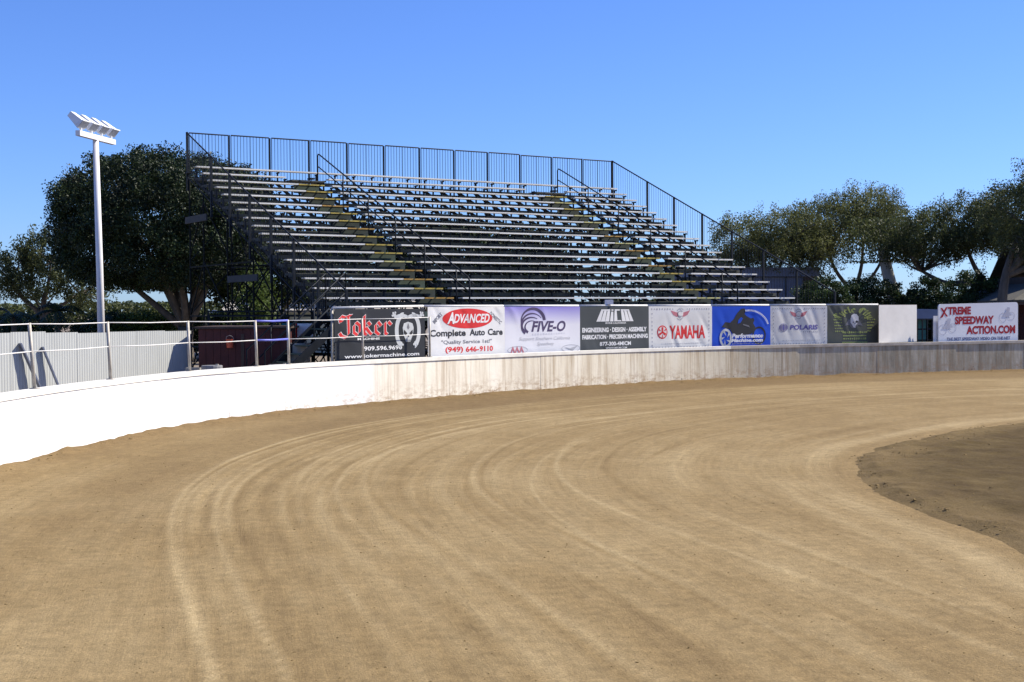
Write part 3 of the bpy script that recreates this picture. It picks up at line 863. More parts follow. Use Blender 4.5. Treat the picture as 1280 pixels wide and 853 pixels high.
B.arc(.225, .77, .088, .20, 0, 360, .030, .030, M['i_silver'], 'emblem')
B.layer = 4
for q in range(5):
    a = R(20+72*q); B.shape([(.225+.075*math.cos(a), .77+.17*math.sin(a)), (.225+.075*math.cos(a+.35), .77+.17*math.sin(a+.35)), (.225+.02*math.cos(a+.9), .77+.045*math.sin(a+.9))], M['i_silver'], 'emblem')
B.text('Performance', .325, .665, .865, .775, M['i_white'], .05, .2)
B.text('Machine.com', .315, .785, .865, .875, M['i_white'], .05, .2)
B.dashes(.34, .915, .84, .915, 20, M['i_palegrey'], .010, .012, brg, 'small_print')
v = []; f = []
for k in range(22):
    a = R(-100+82*k/21); a2 = a+R(2.6); i = len(v)
    for aa, r1 in ((a, 1.0), (a2, 1.0), (a2, .91), (a, .91)): v.append((.62+.36*r1*math.cos(aa), .56+.48*r1*math.sin(aa)))
    f.append((i, i+1, i+2, i+3))
B.add('arched_print', v, f, M['i_white'], cut=False)['kind'] = 'stuff'

# 7 white banner, small violet lettering
B = Banner('banner', BP[963], BP[1031], .96, 2.20, M['v_white'], 'white banner with winged emblem above small violet lettering', seed=7, wrinkle=.012)
border(B); winged(B, .49, .20, 1)
B.layer = 1; B.ellipse(.225, .54, .078, .10, M['i_violet'], 'emblem')
B.layer = 2
for k in range(3): B.arc(.225, .54, .02+.022*k, .085, 0, 360, .006, .006, M['i_palegrey'], 'emblem')
B.layer = 1
B.text('POLARIS', .34, .475, .83, .60, M['i_violet'], .04, .1)
B.dashes(.58, .655, .82, .655, 8, M['i_palegrey'], .012, .018, brg, 'small_print')
B.dashes(.22, .865, .86, .865, 22, M['i_palegrey'], .010, .012, brg, 'small_print')

# 8 dark grey banner, lime blackletter
B = Banner('banner', BP[1031], BP[1094], .97, 2.20, M['v_grey'], 'dark grey banner with lime blackletter arch over a white skull', seed=8, wrinkle=.018)
st, wd = blackletter('Cycle City')
def arch(p):
    a = R(-163 + 146*(p[0]+.2)/wd); r = 1.08-.085*(p[1]-.3)
    return (.50+.395*r*math.cos(a), .42+.37*r*math.sin(a))
B.nib(st, 0, 0, 1, 1, M['i_lime'], 1.05, warp=arch)
B.layer = 1
B.shape([(.40,.36),(.33,.52),(.42,.50),(.47,.58),(.53,.58),(.58,.50),(.67,.52),(.60,.36)], M['i_grey'], 'emblem')
B.layer = 2
B.shape([(.44,.34),(.455,.25),(.50,.205),(.555,.22),(.59,.29),(.59,.38),(.565,.46),(.54,.50),(.525,.57),(.495,.56),(.475,.50),(.445,.44)], M['i_white'], 'emblem')
B.layer = 3
B.ellipse(.555, .415, .022, .030, M['i_black'], 'emblem'); B.shape([(.505,.47),(.53,.44),(.525,.48)], M['i_black'], 'emblem')
B.shape([(.478,.43),(.495,.40),(.505,.44),(.485,.45)], M['i_grey'], 'emblem')
B.layer = 1
for k in range(5):
    B.dashes(.13+.008*k, .36+.075*k, .26+.01*k, .36+.075*k, 5, M['i_lime'], .014, .020, brg, 'small_print')
    B.dashes(.77, .36+.075*k, .90-.02*k, .36+.075*k, 4, M['i_lime'], .016, .018, brg, 'small_print')
B.dashes(.30, .69, .74, .69, 12, M['i_lime'], .018, .030, brg, 'small_print')
B.shape([(.30,.765),(.74,.765),(.74,.795),(.30,.795)], M['i_lime'], 'print')
B.dashes(.32, .855, .72, .855, 11, M['i_lime'], .018, .032, brg, 'small_print')
B.shape([(.28,.935),(.76,.935),(.76,.965),(.28,.965)], M['i_lime'], 'print')

# 9 blank board
B = Banner('board', (11.72, 43.45), (13.33, 44.80), 1.012, 2.22, M['v_white'], 'blank white board at the right end of the banner row', 'board', seed=9, wrinkle=0, thick=.03)

# 10 rounded sign
B = Banner('sign', BP[1168], BP[1272], .97, 2.265, M['white'], 'white rounded sign with three lines of red speedway lettering', 'sign', group='signs on the wall', seed=10, wrinkle=0, thick=.04, slope=(-.03, .03), corner=.10)
B.text('TREME', .115, .08, .40, .285, M['i_darkred'], .05)
B.shape([(.02,.10),(.045,.10),(.09,.25),(.115,.32),(.095,.33),(.065,.24)], M['i_darkred'], 'lettering'); B.layer = 2
B.shape([(.085,.09),(.115,.07),(.075,.22),(.05,.34),(.015,.37),(.055,.22)], M['i_darkred'], 'lettering'); B.layer = 1
B.text('SPEEDWAY', .20, .33, .69, .54, M['i_darkred'], .05)
B.text('ACTION.COM', .345, .585, .965, .80, M['i_darkred'], .05)
B.text("THE BEST SPEEDWAY VIDEO ON THE NET", .10, .875, .90, .955, M['i_navy'], .03)
# faint worn rider artwork of the board
for cx, cy, s in ((.10, .55, 1.0), (.85, .28, .9)):
    B.arc(cx-.05*s, cy+.12*s, .05*s, .13*s, 0, 360, .008, .008, M['i_ghost']); B.arc(cx+.07*s, cy+.08*s, .045*s, .11*s, 0, 360, .008, .008, M['i_ghost'])
    B.layer = 2; B.shape([(cx-.06*s,cy+.08*s),(cx-.01*s,cy-.05*s),(cx+.01*s,cy-.18*s),(cx+.05*s,cy-.16*s),(cx+.04*s,cy-.03*s),(cx+.08*s,cy+.06*s),(cx+.01*s,cy+.10*s)], M['i_ghost']); B.layer = 1
# narrow white board tucked behind its left end
m = MB(); d = (Vector((*BP[1272],0))-Vector((*BP[1168],0))).normalized(); nrm = Vector((-d.y, d.x, 0))
a = Vector((*BP[1168],0))+nrm*.10-d*.12; b = a+d*.5
m.hexa([a+Vector((0,0,.95)), b+Vector((0,0,.95)), b+nrm*.02+Vector((0,0,.95)), a+nrm*.02+Vector((0,0,.95))],
       [a+Vector((0,0,1.85)), b+Vector((0,0,1.85)), b+nrm*.02+Vector((0,0,1.85)), a+nrm*.02+Vector((0,0,1.85))])
tag(m.build('board', M['white']), 'narrow white board peeping out behind the red lettered sign', 'board')

# banner fence: posts and top rail behind the sheets
bf = tag(empty('banner_fence', (-4.0, 30.7, 0)), 'pale pipe frame that the sponsor banners hang from', 'fence')
BFL = Vector(bf.location); keys = [418, 531, 631, 725, 811, 890, 963, 1031, 1094]
for k in keys:
    m = MB(); p = Vector((*BP[k], 0)) + Vector((-.06, .08, 0)) - BFL
    m.tube([p, p+Vector((0,0,2.19))], .03, 8); m.build('post', M['galv'], bf, True)
for a, b in zip(keys[:-1], keys[1:]):
    m = MB(); p = Vector((*BP[a], 2.235 if a > 418 else 2.195))-BFL+Vector((-.04,.05,0)); q = Vector((*BP[b], 2.235))-BFL+Vector((-.04,.05,0))
    m.tube([p, q], .028, 8); m.build('top_rail', M['cable'], bf, True)
m = MB(); m.box(2.62, 2.86, 38.35, 38.45, 2.268, 2.40); tag(m.build('white_box', M['white']), 'small white box on the top rail above the charcoal banner', 'box')

# ------------------------------------------------------------------ grandstand (local: x along rows, y up the slope, z up)
TH = R(32.407); UL = 17.02; RUN = .61; RISE = .2738; Z0 = 2.5; NR = 17
gs_ = tag(empty('grandstand', (-4.97, 36.0, 0), TH), 'tall open steel grandstand with seventeen rows of aluminium bench planks', 'grandstand')
A1 = (3.03, 3.95, 4.25); A2 = (12.78, 13.74, 14.10)
zs = lambda k: Z0+RISE*k
ys = lambda k: RUN*k
prg = random.Random(3)
def flatbar(m, x0, x1, y0, y1, z0, z1):
    m.box(x0, x1, y0, y1, z0, z1)
for k in range(NR):
    if k == 16: secs = [(0, 5.6), (5.61, 11.3), (11.31, UL)]
    elif k == 15: secs = [(0, 2.85), (4.4, 12.35), (14.2, UL)]
    else: secs = [(0, A1[0]), (A1[2], 8.5), (8.51, A2[0]), (A2[2], UL)]
    for x0, x1 in secs:
        dz = prg.uniform(-.007, .007); dy = prg.uniform(-.01, .01)
        m = MB(); x1 -= .006
        y0, y1, z1 = ys(k)+dy, ys(k)+dy+.25, zs(k)+dz
        # extruded bench plank: slab with a rolled front lip
        m.box(x0, x1, y0, y1, z1-.022, z1); m.box(x0+.002, x1-.002, y0, y0+.03, z1-.044, z1-.0225); m.box(x0+.002, x1-.002, y1-.03, y1-.001, z1-.042, z1-.0225)
        m.build('seat_plank', M['alu'], gs_)
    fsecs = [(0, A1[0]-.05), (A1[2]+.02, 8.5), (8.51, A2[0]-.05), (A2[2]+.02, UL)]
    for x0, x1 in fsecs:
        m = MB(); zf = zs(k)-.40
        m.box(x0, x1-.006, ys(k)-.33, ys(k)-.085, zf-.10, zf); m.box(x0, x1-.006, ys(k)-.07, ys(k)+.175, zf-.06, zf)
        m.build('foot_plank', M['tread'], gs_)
# aisle steps
for A in (A1, A2):
    for k in range(15):
        m = MB(); z = zs(k)-.01
        m.box(A[0]+.012, A[1], ys(k)+.03, ys(k)+.40, z-.04, z)
        st = m.build('step', M['riser'], gs_)
        m = MB(); m.box(A[0]+.012, A[1], ys(k)-.02, ys(k)+.028, z-.036, z+.004)
        m.build('nosing', M[prg.choice(['yellow', 'yellow', 'orange', 'paleyellow'])], st)
        m = MB(); m.box(A[0]+.012, A[1], ys(k)+.44, ys(k)+.46, z-.262, z-.03); m.build('riser', M['riser'] if prg.random() < .7 else M['deck'], st)
    # landing at the top
    m = MB(); m.box(A[0]+.012, A[2]-.02, ys(15)-.05, ys(16)-.02, zs(15)-.14, zs(15)-.09); m.build('landing', M['tread'], gs_)
# stringers with seat brackets
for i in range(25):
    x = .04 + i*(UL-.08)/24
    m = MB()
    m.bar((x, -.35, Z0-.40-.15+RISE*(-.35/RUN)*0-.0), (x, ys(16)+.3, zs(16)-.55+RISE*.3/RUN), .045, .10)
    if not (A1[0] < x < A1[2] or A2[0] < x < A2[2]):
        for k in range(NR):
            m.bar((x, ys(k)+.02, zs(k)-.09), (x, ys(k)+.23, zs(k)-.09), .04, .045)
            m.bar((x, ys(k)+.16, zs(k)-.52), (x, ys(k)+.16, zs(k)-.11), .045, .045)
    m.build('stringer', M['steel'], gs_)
# deck in front of the first row
for j in range(5):
    for x0, x1 in ((-.1, 4.2), (4.21, 8.5), (8.51, 12.8), (12.81, UL+.2)):
        m = MB(); y0 = -1.62+j*.255; m.box(x0, x1-.008, y0, y0+.245, 2.05, 2.098); m.build('deck_plank', M['tread'], gs_)
m = MB(); m.box(-.1, UL+.2, -1.68, -1.63, 1.86, 2.10); m.build('deck_edge', M['deck'], gs_)
# back guard: twelve barred panels
GB = 10.32; GT = 8.0
pw = (UL+.25)/12
def guard_panel(x0, x1, z0a, z1a, axis='x', fixed=GB, nb=11, y0=None, z0b=None, z1b=None, name='guard_panel', bar_w=.012, mid=True):
    """barred panel; axis x: along the row, axis y: along the slope (z at both ends)"""
    z0b = z0a if z0b is None else z0b; z1b = z1a if z1b is None else z1b
    P = (lambda t, z: (x0+(x1-x0)*t, fixed, z)) if axis == 'x' else (lambda t, z: (fixed, x0+(x1-x0)*t, z))
    lo = lambda t: z0a+(z0b-z0a)*t
    hi = lambda t: z1a+(z1b-z1a)*t
    m = MB()
    m.tube([P(0, hi(0)), P(1, hi(1))], .024, 6); m.tube([P(0, lo(0)), P(1, lo(1))], .018, 6)
    m.tube([P(0, lo(0)), P(0, hi(0))], .013, 6); m.tube([P(1, lo(1)), P(1, hi(1))], .013, 6)
    for i in range(1, nb+1):
        t = i/(nb+1); r = bar_w/2*(1.6 if (mid and i == (nb+1)//2) else 1)
        m.bar(P(t, lo(t)), P(t, hi(t)), r*2)
    return m.build(name, M['steel'], gs_)
for i in range(12):
    x0 = -.1+i*pw
    sag = prg.uniform(-.015, .015)
    guard_panel(x0+.05, x0+pw-.05, 6.50+sag, 8.0+sag)
for i in range(13):
    x = -.1+i*pw
    m = MB(); m.bar((x, GB+.03, 6.2), (x, GB+.03, 8.0+prg.uniform(0, .04)), .035); m.box(x-.09, x+.09, GB-.24, GB+.01, zs(16)-.22, zs(16)-.17)
    m.build('guard_post', M['steel'], gs_)
# side guards down the slope
SLP = RISE/RUN
for fx in (-.12, UL+.16):
    cuts = [10.32, 8.1, 6.5, 4.9, 3.3, 1.7, .1, -1.62]
    for a, b in zip(cuts[:-1], cuts[1:]):
        za = 8.0-(10.32-a)*SLP; zb = 8.0-(10.32-b)*SLP
        guard_panel(a, b, za-1.45, za, 'y', fx, nb=int((a-b)/.14), z0b=zb-1.45, z1b=zb, bar_w=.008, mid=False)
        m = MB(); m.bar((fx, a, za-1.9), (fx, a, za+.02), .06); m.build('guard_post', M['steel'], gs_)
    m = MB(); zb = 8.0-(10.32+1.62)*SLP; m.bar((fx, -1.62, 1.9), (fx, -1.62, zb+.02), .06); m.build('guard_post', M['steel'], gs_)
# aisle handrails
for x in (4.10, 13.92):
    k0, k1 = 15.4, -.9
    m = MB()
    top = (x, ys(k0), zs(k0)+.72)
    m.tube([(x, ys(k0), zs(15)-.4), (x, ys(k0), zs(k0)+.66), (x, ys(k0)-.05, zs(k0)+.72), (x, ys(k0)-.18, zs(k0)+.68), (x, ys(k1), zs(k1)+.80), (x, ys(k1)-.08, zs(k1)+.70), (x, ys(k1)-.08, zs(k1)-.0)], .024, 8)
    m.build('handrail', M['steel'], gs_, True)
    m = MB(); m.tube([(x, ys(k0), zs(k0)+.32), (x, ys(k1)-.08, zs(k1)+.38)], .020, 8); m.build('mid_rail', M['steel'], gs_, True)
    for k in (12, 9, 6, 3, 0):
        m = MB(); m.tube([(x, ys(k)+.1, zs(k)-.35), (x, ys(k)+.1, zs(k)+.76)], .022, 8); m.build('rail_post', M['steel'], gs_, True)
# scaffold frames below
VY = [-1.5, .6, 2.7, 4.8, 6.9, 9.0, 10.3]
sl = lambda y: max(1.95, Z0-.62+SLP*y)
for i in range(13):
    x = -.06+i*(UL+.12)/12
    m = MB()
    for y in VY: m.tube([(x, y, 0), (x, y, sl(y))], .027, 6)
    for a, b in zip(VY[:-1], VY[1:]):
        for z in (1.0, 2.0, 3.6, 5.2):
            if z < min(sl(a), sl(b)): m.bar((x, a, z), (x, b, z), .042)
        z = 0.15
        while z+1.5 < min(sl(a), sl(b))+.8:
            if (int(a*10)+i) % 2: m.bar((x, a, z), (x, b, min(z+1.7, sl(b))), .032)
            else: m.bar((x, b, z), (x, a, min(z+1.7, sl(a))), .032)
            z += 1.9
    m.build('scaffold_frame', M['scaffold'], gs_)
for y in (10.3, 6.9, 2.7, -1.5):
    for i in range(0, 12):
        xa = -.06+i*(UL+.12)/12; xb = xa+(UL+.12)/12
        m = MB(); z = .3
        while z+1.4 < sl(y):
            if (i+int(z)) % 2 == 0 or y > 10:
                m.bar((xa, y+.04, z), (xb, y+.04, z+1.5), .028); m.bar((xb, y-.04, z), (xa, y-.04, z+1.5), .028)
            m.bar((xa, y, z+1.5), (xb, y, z+1.5), .038)
            z += 1.75
        m.build('cross_brace', M['scaffold'], gs_)
# two weathered boards lashed to the left end
m = MB(); m.box(-.19, -.15, 8.4, 10.4, 5.02, 5.24); m.build('lashed_board', M['grey_plank'], gs_)
m = MB(); m.box(-.19, -.15, 4.2, 6.6, 3.02, 3.22); m.build('lashed_board', M['grey_plank'], gs_)
# left stair up to the deck
for k in range(9):
    m = MB(); z = .21+.21*k; x = -2.25+.245*k; m.box(x, x+.27, -1.5, -.35, z-.03, z); m.build('stair_tread', M['deck'], gs_)
for y in (-1.53, -.32):
    m = MB(); m.bar((-2.35, y, .05), (-.1, y, 2.0), .04, .2); m.build('stair_stringer', M['steel'], gs_)
    m = MB(); m.tube([(-2.3, y, .1), (-2.3, y, 1.15), (-.1, y, 3.1), (-.1, y, 2.0)], .022, 6); m.tube([(-2.3, y, .65), (-.1, y, 2.6)], .018, 6)
    for q in (.3, .6): m.tube([(-2.3+2.2*q, y, .1+1.95*q), (-2.3+2.2*q, y, 1.15+1.95*q)], .018, 6)
    m.build('stair_rail', M['steel'], gs_, True)

# ------------------------------------------------------------------ floodlight pole
lp = tag(empty('light_pole', (-13.6, 45, 0)), 'tall white pole carrying four white floodlights in front of the dark ficus', 'light pole')
m = MB(); m.tube([(.02, 0, 0), (-.02, 0, 3.5), (-.10, 0, 7.85)], [.128, .115, .097], 12); m.build('pole', M['pole'], lp, True)
m = MB(); m.tube([(.02, 0, 0), (.02, 0, .06)], [.26, .26], 12); m.build('base_plate', M['galv'], lp)
ad = Vector((.42, 2.4, 0)).normalized(); an = Vector((ad.y, -ad.x, 0))
c = Vector((-.08, 0, 7.9))
m = MB(); m.bar(c-ad*1.25, c+ad*1.25, .16, .17); m.build('crossarm', M['pole'], lp)
for i in range(4):
    q = c + ad*(-1.05+.70*i) + Vector((0, 0, .10))
    m = MB(); m.bar(q-Vector((0,0,.05)), q+Vector((0,0,.22)), .07, .07)
    m.bar(q+Vector((0,0,.2))-ad*.24, q+Vector((0,0,.2))+ad*.24, .05, .05)
    br = m.build('bracket', M['lamp'], lp)
    # tapered box head pitched down towards the track
    hc = q+Vector((0,0,.34)) - an*.10
    fwd = (an*.76 + Vector((0,0,-.65))).normalized(); up = ad.cross(fwd).normalized()
    if up.z < 0: up = -up
    b0 = hc-fwd*.30; b1 = hc+fwd*.26
    hexb = [b0-ad*.15-up*.08, b0+ad*.15-up*.08, b0+ad*.15+up*.10, b0-ad*.15+up*.10]
    hext = [b1-ad*.24-up*.15, b1+ad*.24-up*.15, b1+ad*.24+up*.15, b1-ad*.24+up*.15]
    m = MB(); m.hexa(hexb, hext)
    m.bar(b1+up*.168-ad*.25, b1+up*.168+ad*.25, .03, .035)
    hd = m.build('floodlight', M['lamp'], lp)
    m = MB(); e = fwd*.004; m.quad(*[p*1.0+e for p in (hc+(hext[0]-hc)*.985+fwd*.006, hc+(hext[1]-hc)*.985+fwd*.006, hc+(hext[2]-hc)*.985+fwd*.006, hc+(hext[3]-hc)*.985+fwd*.006)])
    m.build('lens', M['lens'], hd)

# ------------------------------------------------------------------ corrugated fence on the left
cf_ = tag(empty('corrugated_fence', (-8.6, 35.0, 0)), 'pale grey corrugated metal fence behind the white wall', 'fence')
p0 = Vector((-13.5, 26.0, 0)); p1 = Vector((-8.38, 35.42, 0)); CFL = Vector(cf_.location)
d = (p1-p0); Lc = d.length; d.normalize(); nn = Vector((d.y, -d.x, 0))
ns = 11; hrg = random.Random(9)
for i in range(ns):
    a = Lc*i/ns; b = Lc*(i+1)/ns+.03; n = 150
    t = np.linspace(a, b, n); h = 1.655+hrg.uniform(-.015, .015)+(.045 if 3 <= i <= 5 else 0)
    off = .0035*np.cos(t*2*np.pi/.076)+ (.004 if i % 2 else 0)
    X = p0.x+d.x*t+nn.x*off-CFL.x; Y = p0.y+d.y*t+nn.y*off-CFL.y
    P = np.stack([np.stack([X, Y, np.full(n, .02)], -1), np.stack([X, Y, np.full(n, h)], -1)], 1)
    link('sheet', grid_mesh('sheet', P, M['corr']), cf_)
for z in (.35, 1.35):
    m = MB(); m.bar(p0-CFL-nn*.06+Vector((0,0,z)), p1-CFL-nn*.06+Vector((0,0,z)), .05, .09); m.build('rail', M['galv'], cf_)
for i in range(5):
    q = p0.lerp(p1, i/4)-CFL-nn*.12
    m = MB(); m.bar(q, q+Vector((0,0,1.6)), .07); m.build('post', M['galv'], cf_)
# dark flat bars making the diagonal bands at its near end, low green bench, dark pipe
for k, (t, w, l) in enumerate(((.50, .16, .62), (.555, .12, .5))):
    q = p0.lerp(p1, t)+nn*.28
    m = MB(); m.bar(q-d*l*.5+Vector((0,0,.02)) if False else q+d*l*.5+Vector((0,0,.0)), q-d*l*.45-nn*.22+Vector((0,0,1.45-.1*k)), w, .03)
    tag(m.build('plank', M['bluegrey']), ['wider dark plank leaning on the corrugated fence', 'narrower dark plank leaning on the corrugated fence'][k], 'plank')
m = MB(); q = Vector((-9.2, 24.6, 0)); m.bar(q+Vector((-1.2,-.6,.62)), q+Vector((.7,1.0,.62)), .35, .05)
for s in (-.8, .4): m.bar(q+Vector((s, s*.84, 0)), q+Vector((s, s*.84, .6)), .07)
tag(m.build('bench', M['greenpaint']), 'low green board bench behind the white wall at far left', 'bench')

# ------------------------------------------------------------------ maroon shed, yard clutter and gantry left of the stand
sh = tag(empty('storage_shed', (-8.05, 35.72, 0)), 'dark maroon storage shed at the end of the corrugated fence', 'shed')
sx0, sx1, sy0, sy1, sz = -.05, 2.25, -.6, 1.7, 1.74
for k in range(12):
    x = sx0+(sx1-sx0)*k/12
    m = MB(); m.box(x+.004, x+(sx1-sx0)/12-.004, sy0-.02, sy0+.01, .02, sz-.06); m.build('board', M['maroon'], sh)
m = MB(); m.box(sx0, sx1, sy0+.012, sy1, .0, sz-.05); m.build('wall', M['maroon'], sh)
m = MB(); m.box(sx0-.08, sx1+.1, sy0-.1, sy1+.08, sz-.045, sz+.01); m.build('roof', M['trim'], sh)
m = MB(); m.box(1.05, 1.13, sy0-.045, sy0-.022, .1, 1.55); m.build('door_edge', M['trim'], sh)
def bucket(loc, r, h, mat, label, cat='bucket'):
    b = tag(empty(cat, loc), label, cat)
    m = MB(); m.tube([(0,0,0),(0,0,h*.96),(0,0,h*.96),(0,0,h)], [r*.8, r, r*1.06, r*1.06], 14); m.build('body', mat, b, False)
    m = MB(); m.tube([(-r,0,h*.9),(-r*.8,-.02,h*1.3),(0,-.03,h*1.45),(r*.8,-.02,h*1.3),(r,0,h*.9)], .006, 6); m.build('handle', M['galv'], b)
    return b
bucket((-7.26, 34.96, 1.20), .10, .22, M['orangered'], 'orange bucket hanging on the maroon shed')
def crate(loc, w, d_, h, mat, label, rz=0):
    c_ = tag(empty('crate', loc, rz), label, 'crate')
    n = 3
    for k in range(n):
        z = h*k/n+.01
        for y in (0, d_): 
            m = MB(); m.box(0, w, y-.012, y+.012, z, z+h/n-.02); m.build('slat', mat, c_)
        for x in (0, w):
            m = MB(); m.box(x-.012, x+.012, .014, d_-.014, z, z+h/n-.02); m.build('slat', mat, c_)
    m = MB(); m.box(.014, w-.014, .014, d_-.014, .005, .03); m.build('bottom', mat, c_)
crate((-8.15, 33.9, 0), .34, .36, .74, M['lightgrey'], 'pale grey slatted crate behind the wall by the shed corner')
crate((-6.2, 34.6, 0), .6, .5, .75, M['tan'], 'tan slatted crate among the clutter beside the shed', .2)
crate((-5.1, 33.6, 0), .5, .45, .6, M['lightgrey'], 'light slatted crate in the shade before the stair', -.2)
def drum(loc, r, h, mat, label):
    b = tag(empty('drum', loc), label, 'drum'); pts = []; rad = []
    for z, k in ((0,.97),(.02,1),(.3,1),(.32,1.035),(.34,1),(.63,1),(.65,1.035),(.67,1),(.96,1),(1,.97)): pts.append((0,0,h*z)); rad.append(r*k)
    m = MB(); m.tube(pts, rad, 18); m.build('body', mat, b, False)
    m = MB(); m.tube([(r*.5,0,h),(r*.5,0,h+.03)], .04, 10); m.build('bung', M['galv'], b)
drum((-7.45, 33.7, 0), .26, .80, M['grey'], 'dark grey steel drum next to the pale crate')
drum((-5.75, 33.5, 0), .27, .82, M['grey'], 'grey steel drum in front of the tall pale drum')
drum((-5.55, 35.4, 0), .29, 1.30, M['lightgrey'], 'tall pale drum behind the grey one')
# tyre stack pieces: each a tyre
for k in range(4):
    m = MB(); pts = [(math.cos(2*math.pi*j/20)*.22, math.sin(2*math.pi*j/20)*.22, 0) for j in range(21)]; m.tube(pts, .085, 8, False)
    o = m.build('tyre', M['blackrubber'], None, True); o.location = (-6.75+.02*k, 33.5, .09+.165*k)
    tag(o, ['black tyre lying at the bottom of the stack by the shed', 'black tyre second from the bottom of the stack', 'black tyre third from the bottom of the stack', 'black tyre on top of the stack by the shed'][k], 'tyre', 'tyres stacked in the yard')
# teal awning and little sign board
aw = tag(empty('awning', (-6.35, 37.6, 0)), 'teal canvas awning on posts under the stand end', 'awning')
m = MB(); m.hexa([(-.1,-.6,1.50),(.75,-.6,1.50),(.75,.6,1.78),(-.1,.6,1.78)], [(-.1,-.6,1.52),(.75,-.6,1.52),(.75,.6,1.80),(-.1,.6,1.80)]); m.build('canvas', M['teal'], aw)
m = MB(); m.box(-.1, .75, -.615, -.602, 1.18, 1.515); m.build('valance', M['teal'], aw)
for x in (-.05, .7):
    m = MB(); m.tube([(x,-.55,0),(x,-.55,1.5)], .02, 6); m.build('post', M['galv'], aw)
sb = tag(empty('sign_board', (-5.75, 36.4, 0)), 'small white board with a red edge on a post by the stair', 'sign')
m = MB(); m.box(0, .42, -.01, .01, 1.42, 1.80); m.build('board', M['white'], sb)
m = MB(); m.box(-.05, -.002, -.012, .012, 1.42, 1.80); m.build('red_edge', M['i_red'], sb)
m = MB(); m.box(.18, .24, .012, .06, 0, 1.78); m.build('post', M['galv'], sb)
# dark truss gantry
ga = tag(empty('gantry', (-8.55, 38.2, 0), R(6)), 'dark steel truss gantry spanning from the shed to the stand', 'gantry')
for z in (2.02, 2.14):
    m = MB(); m.bar((0,0,z), (3.5,0,z), .035); m.build('chord', M['steel'], ga)
for x in (0.02, 1.15, 1.95, 2.15, 3.45):
    m = MB(); m.bar((x,0,0), (x,0,2.12), .045); m.build('post', M['steel'], ga)
for xa, xb in ((0.02, .42), (1.15, .75), (1.15, 1.55), (2.15, 2.6), (1.95, 1.6)):
    m = MB(); m.bar((xa,0,1.98), (xb,0,1.45), .03); m.build('brace', M['steel'], ga)

# ------------------------------------------------------------------ buildings
def gable_house(name, loc, rz, w, d_, h, rh, wm, rm, label, over=.35, windows=()):
    b = tag(empty(name, loc, rz), label, 'building')
    m = MB(); m.box(0, w, 0, d_, 0, h); m.build('wall', wm, b)
    for s in (0, 1):
        y0 = -over if s == 0 else d_+over; y1 = d_/2
        m = MB(); n = -1 if s == 0 else 1
        lo = h-.06; hi = h+rh
        m.hexa([(-over, y0, lo-.05), (w+over, y0, lo-.05), (w+over, y1+n*.004, hi-.05), (-over, y1+n*.004, hi-.05)],
               [(-over, y0, lo+.04), (w+over, y0, lo+.04), (w+over, y1+n*.004, hi+.04), (-over, y1+n*.004, hi+.04)])
        m.build('roof', rm, b)
    for x in (.03, w-.03):
        m = MB(); m.poly([(x, .01, h+.002), (x, d_-.01, h+.002), (x, d_/2, h+rh-.1)]); m.build('gable', wm, b)
    for (x0, x1, z0, z1) in windows:
        m = MB(); m.box(x0-.06, x1+.06, -.04, -.004, z0-.06, z1+.06); f = m.build('window', M['trim'], b)
        m = MB(); m.box(x0, x1, -.055, -.042, z0, z1); m.build('pane', M['darkglass'], f)
    return b
gable_house('low_building', (-14.2, 68, 0), R(2), 9.5, 6, 2.2, .62, M['palewall'], M['paleroof'], 'low pale green building with pale roof beyond the stand end', windows=((6.2,7.0,1.3,1.9),(8.0,8.8,1.3,1.9),(2.2,3.0,1.3,1.9)))
hb = tag(empty('roof_unit', (-15.9, 72, 0)), 'small white block with tan panel seen under the ficus', 'shed')
m = MB(); m.box(0, .9, 0, .9, 0, 2.25); m.build('wall', M['white'], hb)
m = MB(); m.box(.45, .88, -.03, -.002, 1.6, 2.2); m.build('panel', M['tan'], hb)

gm = tag(empty('metal_building', (15.4, 70, 0), R(8)), 'blue grey metal building with dark corner posts behind the stand', 'building')
m = MB(); m.box(-6, -.1, 0, 6, 0, 3.75); m.build('wall', M['bluegrey'], gm)
m = MB(); m.box(-6.1, .35, -.25, 6.2, 3.78, 4.25); m.build('fascia', M['bluegrey'], gm)
for x in (-5.0, -3.8, -2.6, -1.4):
    m = MB(); m.box(x, x+.05, -.06, -.004, 0, 3.74); m.build('rib', M['darkglass'], gm)
for x in (-.45,):
    m = MB(); m.box(x, x+.6, -.22, -.07, 0, 3.77); m.build('corner_post', M['trim'], gm)
m = MB(); m.box(.155, .33, -.2, .0, 0, 3.77); m.build('downpipe', M['lightgrey'], gm)

# red barn at the right edge
bn = tag(empty('barn', (21.15, 56.5, 0)), 'red boarded barn with grey shingle roofs at the right edge', 'barn')
for k in range(34):
    m = MB(); m.box(.9+k*.28, .9+k*.28+.265, -.03, .0, 0, 2.52); m.build('board', M['brickred'], bn)
m = MB(); m.box(.9, 10.6, .012, 8, 0, 2.5); m.build('wall', M['brickred'], bn)
def roof_poly(name, pts, th=.08, mat='shingle'):
    m = MB(); t = [Vector(p) for p in pts]; m.hexa([p-Vector((0,0,th)) for p in t], t); return m.build(name, M[mat], bn)
roof_poly('lower_roof', [(-.75,-1.1,2.42),(11.4,-1.1,2.42),(10.2,.9,3.15),(1.1,.9,3.15)])
roof_poly('lower_roof', [(-.75,9,2.42),(-.75,-1.08,2.42),(1.08,.9,3.15),(1.08,7.2,3.15)])
m = MB(); m.box(-.7, 11.3, -1.06, -1.0, 2.22, 2.33); m.build('fascia', M['trim'], bn)
m = MB(); m.box(1.2, 10.2, 1.0, 7, 3.0, 3.45); m.build('upper_wall', M['trim'], bn)
